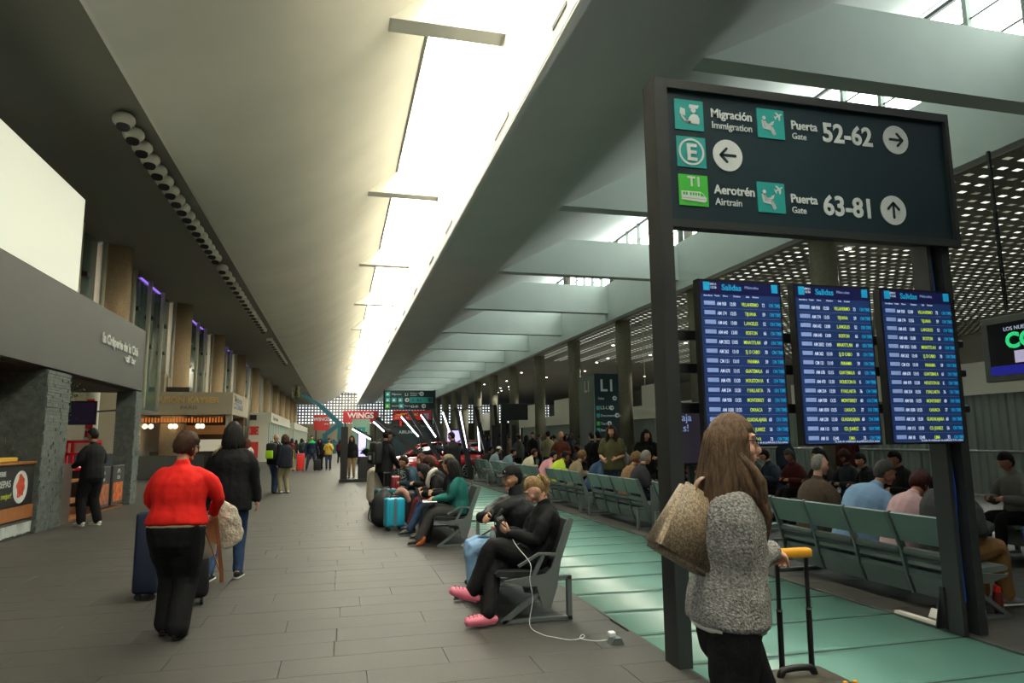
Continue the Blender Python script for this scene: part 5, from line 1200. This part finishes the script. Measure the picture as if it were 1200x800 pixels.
suitcase((-1.83,37.8,0), 5, .38, .26, .92, mat('signal_red_shell', (206,40,34), .4), 'bright red suitcase in front of the green jacket man', ribs=True)
t = thing('luggage_cart', (-2.5,37.9,0), 'yellow-framed luggage cart with bundles beside the red suitcase', 'cart')
b = BM(); M_y2 = mat('cart_yellow', (196,160,60), .5)
for x in (-2.8,-2.15): bar(b, (x,37.6,.1), (x,37.6,1.1), .04); bar(b, (x,37.6,.12), (x,38.6,.12), .04)
for z in (.12,.6,1.1): bar(b, (-2.8,37.6,z), (-2.15,37.6,z), .04)
obj('frame', b, M_y2, t); b = BM(); rbox(b, -2.75, -2.2, 37.7, 38.4, .2, .75, .05, 2); obj('load', b, cloth('brown_load', (104,84,60), .3, 6), t); b = BM()
for x in (-2.75,-2.2):
    for y in (37.65, 38.5): cyl(b, (x-.02,y,.06), (x+.02,y,.06), .06, 10)
obj('wheel', b, M_shade, t)
for i in range(24):
    y = 48+2.2*i; x = rp.uniform(-4.3, .6); ci = (i*3) % 10
    person((x,y,0), rp.choice((0,180,170,-10)), rp.uniform(1.6,1.8), '%s-clothed tiny figure far down the aisle, %s counting along the crowd by distance' % (words[ci], ORD[i]), tone=('mid','tan')[i%2], vox=.03, top=cloth('crowd_cloth_%d' % ci, cols[ci]), slack=.035, pants=(BLK,DKB,JEAN)[i%3], hair=('short','bob')[i%2], hcol=BKH, shoes=M_shade)
person((.62,29.9,0), 170, 1.72, 'person in black with a beige lanyard behind the black display post', tone='tan', vox=.018, top=BLK, slack=.04, pants=KHK, hair='bob', hcol=BKH, shoes=M_shade)
person((3.35,20.3,0), 35, 1.74, 'man in a long black coat standing in front of the red car', tone='tan', vox=.016, top=BLK, slack=.05, hem=.25, pants=BLK, hair='short', hcol=BKH, shoes=M_shade, fat=1.2, head=(8,30))
person((-6.2,17.6,0), -90, 1.60, 'kiosk worker with black hair behind the wooden counter', tone='tan', vox=.02, top=cloth('orange_shirt', (150,84,36)), slack=.03, pants=BLK, hair='bob', hcol=BKH, shoes=M_shade)
# =============================== CAR AND DISPLAY FRAME ===============================
M_car = mat('red_car_paint', (168,14,24), .25, coat=1, spec=.6); M_cg = mat('dark_car_glass', (30,38,44), .08, spec=.9)
t = thing('red_hatchback', (3.6,27.4,0), 'glossy red hatchback car on display inside the frame of slanted light bars', 'car')
# local section profile along x (length), nose to the left; built from lofted cross-sections
CX, CY = 3.75, 28.3
def car_loft(st, m, nm, par=t):
    b = BM(); prev = None; n = 14
    for (x, z0, z1, hw, tw) in st:
        ring = []
        for j in range(n):
            a = 2*PI*j/n; c, s_ = math.cos(a), math.sin(a); e = .42
            yy = math.copysign(abs(c)**e, c); zz = math.copysign(abs(s_)**e, s_)
            wdt = hw if zz < 0 else hw+(tw-hw)*zz
            ring.append(b.verts.new((CX+x, CY+yy*wdt, (z0+z1)/2+zz*(z1-z0)/2)))
        if prev:
            for j in range(n): b.faces.new((prev[j], prev[(j+1)%n], ring[(j+1)%n], ring[j]))
        else: b.faces.new(ring)
        prev = ring
    b.faces.new(prev); return obj(nm, b, m, par, True)
body = car_loft([(-2.15,.42,.66,.55,.5),(-2.05,.28,.80,.78,.70),(-1.6,.24,.90,.88,.78),(-.9,.24,.98,.90,.82),(0,.24,1.00,.90,.84),(1.0,.24,1.02,.90,.84),(1.7,.26,1.04,.88,.80),(2.05,.34,.98,.80,.70),(2.15,.48,.80,.6,.55)], M_car, 'body')
car_loft([(-1.05,.93,.99,.80,.72),(-.45,.95,1.32,.80,.62),(.2,.95,1.44,.80,.62),(.9,.95,1.43,.80,.62),(1.5,.95,1.30,.78,.60),(1.95,.95,1.03,.74,.60)], M_cg, 'window_glass')
car_loft([(-.52,1.32,1.38,.60,.58),(.2,1.42,1.49,.63,.60),(.9,1.41,1.48,.63,.60),(1.55,1.28,1.36,.61,.58)], M_car, 'roof')
b = BM()
for g in (-1, 1):
    for (x0, z0, x1, z1) in ((-1.0,.99,-.5,1.35),(.35,1.0,.38,1.44),(1.2,1.0,1.55,1.32)): bar(b, (CX+x0,CY+g*.80,z0), (CX+x1,CY+g*.62,z1), .05)
obj('window_pillar', b, M_car, t)
for x in (-1.3, 1.38):
    for g in (-1, 1):
        b = BM(); cyl(b, (CX+x,CY+g*.72,.33), (CX+x,CY+g*.92,.33), .335, 28); w_ = obj('tyre', b, M_shade, t)
        b = BM()
        for k_ in range(10):
            a = 2*PI*k_/10; bar(b, (CX+x,CY+g*.93,.33), (CX+x+.24*math.cos(a),CY+g*.93,.33+.24*math.sin(a)), .03)
        tube(b, [(CX+x+.25*math.cos(2*PI*i/20),CY+g*.93,.33+.25*math.sin(2*PI*i/20)) for i in range(21)], .018, None, 6, 1, cap=False); obj('wheel_rim', b, M_steel, w_)
b = BM(); rbox(b, CX-2.12, CX-1.75, CY-.84, CY-.60, .62, .76, .03, 2); obj('headlamp', b, mat('lamp_glass', (230,232,235), .2), t)
b = BM(); rbox(b, CX+1.9, CX+2.14, CY-.78, CY-.6, .75, .92, .03, 2); obj('tail_lamp', b, mat('tail_red', (200,10,14), .3), t)
t2_ = copy_tree(t); t2_.location = (t.location.x+3.3, t.location.y+3.2, 0); tag(t2_, 'second glossy red car, farther back, its red flank showing above the bench row', 'car', 'red cars on display'); t['group'] = 'red cars on display'
t = thing('display_frame', (3.2,26.5,0), 'black frame of slanted posts with white light tubes around the red car', 'display stand')
b = BM(); box(b, .14, .40, 26.9, 27.1, 0, 2.08); box(b, .1, 1.1, 26.85, 27.15, 0, .12); obj('end_post', b, M_blk, t)
M_tub = mat('white_led_tube', (245,248,255), .4, emit=4)
BARS = [((1.42,2.40),(3.12,1.02)),((2.66,2.66),(3.70,1.05)),((3.56,2.73),(4.35,.55)),((4.48,2.79),(5.0,.5)),((5.24,2.83),(5.85,.45)),((6.04,2.9),(6.22,.35))]
TUB = [((1.34,2.27),(2.02,1.66)),((2.40,2.46),(3.08,1.68)),((3.16,2.53),(3.76,1.66)),((4.03,2.63),(4.51,1.25)),((4.72,2.66),(4.99,1.21)),((5.41,2.69),(5.51,1.1))]
for (p, q) in BARS:
    dx, dz = q[0]-p[0], q[1]-p[1]; k_ = p[1]/-dz if dz else 1
    b = BM(); bar(b, (p[0],26.6,p[1]), (p[0]+dx*k_*.98,26.6,.02), .14, .19, up=(0,1,0)); obj('slanted_post', b, M_blk, t)
for (p, q) in TUB+[((.55,2.0),(1.25,1.6))]:
    b = BM(); bar(b, (p[0],27.0,p[1]), (q[0],27.0,q[1]), .05, .05, up=(0,1,0)); tb = obj('light_tube', b, M_tub, t)
    b = BM(); bar(b, (p[0]+.05,27.06,p[1]+.05), (q[0]+.05,27.06,q[1]+.05), .09, .09, up=(0,1,0)); bar(b, (q[0]+.05,27.06,q[1]+.05), (q[0]+.3,27.1,.02), .05, .05, up=(0,1,0)); obj('tube_housing', b, M_blk, tb)
b = BM(); box(b, 6.3, 6.5, 26.5, 26.7, 0, 2.95); box(b, 5.9, 6.05, 26.5, 26.7, 0, 2.1); box(b, 6.72, 6.9, 26.5, 26.7, 0, 2.1); bar(b, (1.4,26.62,2.4), (2.7,26.62,2.68), .03); bar(b, (2.5,26.62,2.5), (3.6,26.62,2.75), .03); bar(b, (4.1,26.62,2.65), (6.1,26.62,2.9), .03); box(b, 6.3, 7.4, 26.55, 26.6, 2.3, 2.95); obj('upright', b, M_blk, t)
pl = thing('potted_fern', (1.15,27.6,0), 'leafy green fern in a tall black planter beside the display post', 'plant')
b = BM(); rbox(b, .80, 1.40, 26.9, 27.5, 0, .95, .02, 1); obj('planter', b, M_shade, pl)
b = BM(); r = random.Random(15)
for i in range(160):
    a = r.uniform(0, 6.28); e = r.uniform(.5,1.4); L_ = r.uniform(.25,.5); c = V((1.1,27.2,.95)); d = V((math.cos(a)*math.cos(e), math.sin(a)*math.cos(e), math.sin(e)))
    p1 = c+d*L_*.6; p2 = c+d*L_+V((math.cos(a)*.1, math.sin(a)*.1, -.08)); s_ = d.cross(V((0,0,1))).normalized()*.025
    v = [b.verts.new(q) for q in (c, p1+s_, p2, p1-s_)]; b.faces.new(v)
obj('frond', b, M_leaf, pl)
# =============================== FAR SIGNS ===============================
t = thing('overhead_sign', (4.0,40,0), 'distant overhead teal wayfinding sign with three rows, above a red advert', 'sign')
X0, X1, Z0, Z1 = 2.55, 5.47, 3.29, 4.42
b = BM(); box(b, X0, X1, 40, 40.15, Z0, Z1); obj('sign_box', b, M_panel, t)
b = BM(); box(b, X0-.03, X0+.07, 40, 40.15, 0, Z1+.03); box(b, X1-.02, X1+.08, 40, 40.15, 0, Z1+.03); obj('post', b, M_frame, t)
def fsq(x, z, m, w_=.27): b = BM(); box(b, x, x+w_, 39.985, 40, z, z+w_); obj('pictogram_square', b, m, t)
for x, z, m in ((2.64,4.06,M_teal),(2.64,3.72,M_teal),(3.0,3.72,M_teal),(3.36,3.72,M_teal),(2.64,3.38,M_green),(3.42,3.38,M_teal)): 
    fsq(x, z, m); b = BM(); prism(b, [(x+.06,z+.06),(x+.2,z+.08),(x+.16,z+.2),(x+.08,z+.18)], 'y', 39.978, 39.986); obj('symbol', b, M_letter, t)
b = BM(); box(b, 4.02, 5.38, 39.985, 40, 3.70, 4.02); obj('teal_band', b, M_teal, t)
text('Migración', .14, (3.0,39.98,4.15), m=M_letter, parent=t); text('L1', .22, (3.75,39.98,4.10), m=M_letter, parent=t, bold=.004); text('Reclamo de\nequipaje', .12, (4.05,39.98,4.22), m=M_letter, parent=t)
text('Aerotrén', .12, (3.0,39.98,3.48), m=M_letter, parent=t); text('Puerta', .12, (3.75,39.98,3.48), m=M_letter, parent=t); text('63-81', .2, (4.1,39.98,3.42), m=M_letter, parent=t, bold=.004); text('A   B-S', .2, (4.15,39.975,3.78), m=M_panel, parent=t, bold=.004)
for x, z in ((4.72,4.22),(3.88,3.86),(4.85,3.51),(5.22,3.86)):
    b = BM(); prism(b, [(x+.125*math.cos(2*PI*i/20), z+.125*math.sin(2*PI*i/20)) for i in range(20)], 'y', 39.97, 39.984); obj('arrow_disc', b, M_letter if x != 5.22 else M_panel, t)
    b = BM(); bar(b, (x-.07,39.965,z), (x+.06,39.965,z), .01, .03); bar(b, (x+.0,39.965,z+.06), (x+.06,39.965,z), .01, .03); bar(b, (x+.0,39.965,z-.06), (x+.06,39.965,z), .01, .03); obj('arrow', b, M_panel if x != 5.22 else M_teal, t)
M_rd = mat('advert_red', (196,26,34), .5, emit=.15)
t = thing('red_advert', (4.3,40.3,2.6), 'red advert banner with yellow lettering under the distant overhead sign', 'banner')
b = BM(); box(b, 3.15, 5.30, 40.3, 40.4, 2.72, 3.28); obj('banner', b, M_rd, t); b = BM(); box(b, 4.85, 5.2, 40.29, 40.3, 2.78, 3.1); obj('product_picture', b, mat('lilac_print', (180,170,220), .5), t)
text('NUEVO MENÚ', .2, (3.25,40.28,2.98), m=mat('advert_yellow', (240,210,60), .5), parent=t, bold=.004); text('ENTREGA YA', .13, (3.25,40.28,2.80), m=M_wt, parent=t, bold=.002)
b = BM(); box(b, 3.0, 5.4, 40.32, 40.38, 2.42, 2.72); obj('dark_backing', b, M_blk, t); b = BM(); box(b, 3.5, 3.62, 40.25, 40.31, 2.36, 2.9); box(b, 4.55, 4.63, 40.25, 40.31, 2.36, 2.6); obj('red_stripe', b, M_rd, t)
b = BM(); box(b, 3.2, 3.26, 40.33, 40.37, 0, 2.4); box(b, 5.1, 5.16, 40.33, 40.37, 0, 2.4); obj('leg', b, M_blk, t)
t = thing('dark_kiosk', (3.9,38.5,0), 'dark teal information counter with pale lettering behind the red car', 'kiosk')
b = BM(); box(b, 2.7, 5.15, 38.5, 38.9, 0, 2.26); obj('counter_body', b, M_panel, t); text('AIRLINES', .24, (3.3,38.48,1.92), m=M_letter, parent=t); 
for nm, x0, x1, y, z0, z1, sz, cx in (('wings_sign',-2.9,-1.0,90,2.9,4.83,.62,-1.95),('wings_sign',.62,4.76,85,3.7,5.15,.95,2.7)):
    t = thing(nm, ((x0+x1)/2,y,z0), '%s red restaurant sign with white WINGS lettering below the lattice wall' % ('smaller left-hand' if x0 < 0 else 'larger right-hand'), 'sign')
    b = BM(); box(b, x0, x1, y, y+.3, z0, z1); obj('sign_panel', b, mat('dull_red_sign', (176,40,44), .5), t)
    text('WINGS', sz, (cx, y-.03, z1-(.75 if x0 < 0 else .9)), m=M_wt, parent=t, align='CENTER', bold=.02, ext=.02); text('army', sz*.4, (cx+.6, y-.03, z1-(1.2 if x0 < 0 else 1.25)), m=M_wt, parent=t, align='CENTER', bold=.01)
    b = BM(); box(b, x0+.2, x0+.4, y+.05, y+.2, 0, z0); box(b, x1-.4, x1-.2, y+.05, y+.2, 0, z0); obj('leg', b, M_frame, t)
t = thing('information_pylon', (1.6,50,0), 'pale green information pylon with a teal i square and a bright screen', 'pylon')
b = BM(); box(b, 1.02, 2.24, 50, 50.6, 0, 3.07); obj('pylon_body', b, mat('pale_green_panel', (138,176,156), .5), t)
b = BM(); box(b, 1.38, 1.92, 49.97, 50, 1.95, 2.5); obj('i_square', b, M_teal, t); text('i', .45, (1.65,49.96,2.05), m=M_wt, parent=t, align='CENTER', bold=.01)
def ad(x, y, w_, h_, z0, lab):
    t = thing('advert_totem', (x,y,0), lab, 'screen', 'bright advert totems')
    b = BM(); box(b, x-w_/2-.06, x+w_/2+.06, y, y+.2, 0, z0+h_+.08); obj('casing', b, M_shade, t)
    b = BM(); box(b, x-w_/2, x+w_/2, y-.01, y+.001, z0, z0+h_); obj('display', b, mat('lilac_display', (196,186,250), .4, emit=1.1), t)
    b = BM(); prism(b, [(x-w_*.3,z0+.2),(x+w_*.2,z0+.25),(x+w_*.3,z0+.5),(x-.02,z0+.42)], 'y', y-.016, y-.011); obj('picture', b, mat('violet_print', (60,50,150), .4, emit=.4), t)
ad(1.62, 47, .5, 1.6, .45, 'bright lilac advert totem in front of the pale green information pylon')
ad(5.82, 34, .55, .95, 1.05, 'bright lilac advert totem behind the red car\'s tail'); 
b = BM(); box(b, 5.35, 5.5, 34.2, 34.3, 0, 2.0); tag(obj('advert_edge', b, mat('lilac_display', (196,186,250), .4, emit=1.1)), 'narrow lilac side screen left of the totem behind the car', 'screen')
# boom lift
M_bl = mat('teal_boom_paint', (22,92,108), .4)
t = thing('boom_lift', (-.3,70,0), 'teal articulated boom lift with its basket raised toward the soffit', 'lift')
b = BM(); bar(b, (.2,70,3.2), (-1.7,70,5.0), .44, .44, up=(0,1,0)); bar(b, (-1.6,70,4.95), (-3.4,70,6.1), .32, .32, up=(0,1,0)); obj('upper_boom', b, M_bl, t)
b = BM(); bar(b, (.2,70,3.2), (-1.1,70,2.2), .4, .4, up=(0,1,0)); bar(b, (.3,70,3.3), (.25,70,1.6), .5, .5, up=(0,1,0)); bar(b, (-1.2,70,2.3), (-1.2,70,1.2), .4, .4, up=(0,1,0)); bar(b, (-1.2,70,1.5), (.6,70,1.2), .4, .4, up=(0,1,0)); obj('lower_boom', b, M_bl, t)
b = BM(); rbox(b, -1.6, 1.0, 69.3, 70.7, .35, 1.3, .1, 2); obj('chassis', b, M_bl, t)
for x in (-1.2, .6):
    for y in (69.2, 70.6): b = BM(); cyl(b, (x,y,.45), (x,y+.3,.45), .45, 18); obj('wheel', b, M_shade, t)
b = BM()
for x in (-4.3,-3.5):
    for y in (69.6,70.4): bar(b, (x,y,5.8), (x-.1,y,6.9), .06)
for z in (5.82, 6.4, 6.88):
    for y in (69.6,70.4): bar(b, (-4.35,y,z), (-3.5,y,z), .06)
box(b, -4.35, -3.5, 69.6, 70.4, 5.78, 5.86); bar(b, (-3.6,70,5.9), (-3.3,70,6.1), .2); obj('basket', b, mat('basket_grey_green', (90,98,76), .6), t)
b = BM(); tube(b, [(-3.9,70,5.86),(-3.9,70,6.4),(-3.9,70,6.9)], [.22,.2,.14], None, 10, 2); tag(obj('tool_bundle', b, cloth('olive_cloth', (84,82,52))), 'bundle of gear in the basket of the boom lift', 'bundle')
# L1 totem
t = thing('level_totem', (9.6,24,0), 'tall dark totem reading L1 with rows of arrows, at the right of the waiting area', 'totem')
b = BM(); box(b, 9.29, 10.26, 24, 24.9, 0, 3.95); obj('totem_body', b, M_panel, t)
b = BM(); box(b, 9.24, 9.29, 24, 25.6, 0, 3.93); obj('side_panel', b, mat('pale_grey_green_panel', (108,126,120), .5), t)
text('L1', .62, (9.50,23.99,3.30), m=M_letter, parent=t, bold=.012); text('L1', .62, (9.235,24.95,3.30), 'left', M_letter, t, bold=.012)
for i, (s_, z) in enumerate((('Salas',2.98),('L2-L3',2.62),('Documentación',2.34),('Taxi',2.04),('Bus',1.80))):
    text(s_, .13 if i != 1 else .17, (9.42 if i == 0 else 9.50, 23.99, z), m=M_letter, parent=t)
    if i:
        b = BM(); box(b, 9.34, 9.47, 23.98, 24, z-.03, z+.12); obj('pictogram_square', b, M_teal if i != 3 else M_green, t)
    x = (10.08, 9.95, 10.16, 9.84, 9.78)[i]; b = BM(); prism(b, [(x+.085*math.cos(2*PI*j/16), z+.05+.085*math.sin(2*PI*j/16)) for j in range(16)], 'y', 23.975, 23.99); obj('arrow_disc', b, M_letter, t)
    b = BM(); bar(b, (x-.045,23.97,z+.05), (x+.045,23.97,z+.05), .008, .02); bar(b, (x+.0,23.97,z+.09), (x+.045,23.97,z+.05), .008, .02); bar(b, (x,23.97,z+.01), (x+.045,23.97,z+.05), .008, .02); obj('arrow', b, M_panel, t)
# corrugated barrier along the right aisle, with handrail, white band above
M_cor = mat('ribbed_grey_green_sheet', (150,162,154), .5, metal=.2)
t = thing('corrugated_barrier', (16.2,30,0), 'long ribbed metal barrier wall behind the waiting area', 'barrier')
b = BM(); y = 6.0; i = 0; pv = None; pl_ = []
while y < 60:
    for dx, dy in ((0,0),(0,.10),(.05,.13),(.05,.20)): pl_.append((16.2+dx, y+dy))
    y += .23
lo = [b.verts.new((x, y, 0)) for x, y in pl_]; hi = [b.verts.new((x, y, 2.56)) for x, y in pl_]
for i in range(len(pl_)-1): b.faces.new((lo[i], lo[i+1], hi[i+1], hi[i]))
o = obj('ribbed_sheet', b, M_cor, t)
b = BM(); tube(b, [(15.6,6,1.12),(15.6,60,1.12)], .035, None, 8, 1, flat=True)
for k_ in range(0, 14): bar(b, (15.6,7.5+4.1*k_ if k_ else 7.5,0), (15.6,7.5+4.1*k_ if k_ else 7.5,1.12), .04)
obj('handrail', b, M_alu, t)
b = BM(); box(b, 16.28, 16.4, 6.0, 22.0, 2.45, 3.42); box(b, 16.28, 16.4, 27, 60, 2.45, 3.3); box(b, 16.1, 16.3, 6, 60, 2.56, 2.60); obj('white_band', b, M_white, t)
b = BM(); box(b, 16.5, 16.55, 23, 27, 3.0, 4.3); 
wb = thing('white_hanging_panel', (16.0,33,3), 'blank pale panel hanging between the grey columns right of the L1 totem', 'panel')
b2 = BM(); box(b2, 16.05, 16.12, 30.4, 34.4, 3.05, 4.35); bar(b2, (16.08,31,4.3), (16.08,31,8.0), .03); bar(b2, (16.08,34,4.3), (16.08,34,8.0), .03); obj('panel_sheet', b2, M_white, wb); b.free()
for i, y in enumerate((46, 58, 75)):
    wb = thing('white_hanging_panel', (17,y,3), 'blank pale wall panel between far columns, %s' % ('nearest of three','middle of three','farthest of three')[i], 'panel'); b = BM(); box(b, 17.0, 17.1, y, y+7, 2.6, 4.6); bar(b, (17.05,y+1,0), (17.05,y+1,2.7), .06); bar(b, (17.05,y+6,0), (17.05,y+6,2.7), .06); obj('panel_sheet', b, M_white, wb)
g = thing('gate_sign', (15.2,38.5,0), 'small violet gate sign pair with white letters over the far waiting area', 'sign'); b = BM(); box(b, 14.2, 15.6, 38.5, 38.6, 2.0, 2.5); box(b, 15.8, 16.1, 38.5, 38.6, 2.0, 2.5); bar(b, (14.4,38.55,0), (14.4,38.55,2.1), .05); bar(b, (15.95,38.55,0), (15.95,38.55,2.1), .05); obj('sign_panel', b, mat('violet_sign', (52,44,104), .5, emit=.2), g); text('60', .3, (14.3,38.48,2.15), m=M_wt, parent=g); text('61', .26, (15.82,38.48,2.15), m=M_wt, parent=g, sx=.7)
# big screen at the right edge
t = thing('large_display', (14.4,12,0), 'large black advert display with green letters at the right edge', 'screen')
b = BM(); rbox(b, 14.30, 14.48, 8.0, 12.40, 2.70, 4.15, .02, 1); obj('bezel', b, mat('grey_bezel', (112,116,112), .5), t)
b = BM(); box(b, 14.285, 14.301, 8.2, 12.22, 2.84, 3.99); obj('display', b, mat('black_display', (8,8,14), .2, emit=.3), t)
b = BM(); box(b, 14.275, 14.286, 8.2, 12.22, 2.84, 3.04); obj('blue_glow_band', b, mat('display_blue', (24,28,130), .3, emit=.7), t)
text('CON', .46, (14.27,11.80,3.42), 'left', mat('display_green', (40,200,120), .4, emit=.8), t, bold=.02); text('LOS NUEVOS', .12, (14.27,11.82,3.80), 'left', M_sw, t)
b = BM(); box(b, 14.265, 14.28, 10.7, 11.62, 3.08, 3.34); obj('card_picture', b, mat('display_card', (200,190,225), .4, emit=.5), t)
b = BM(); bar(b, (14.4,9.5,4.3), (14.4,9.5,8.0), .06); bar(b, (14.4,11.8,4.3), (14.4,11.8,8.0), .06); obj('hanger', b, M_frame, t)
bake_texts()
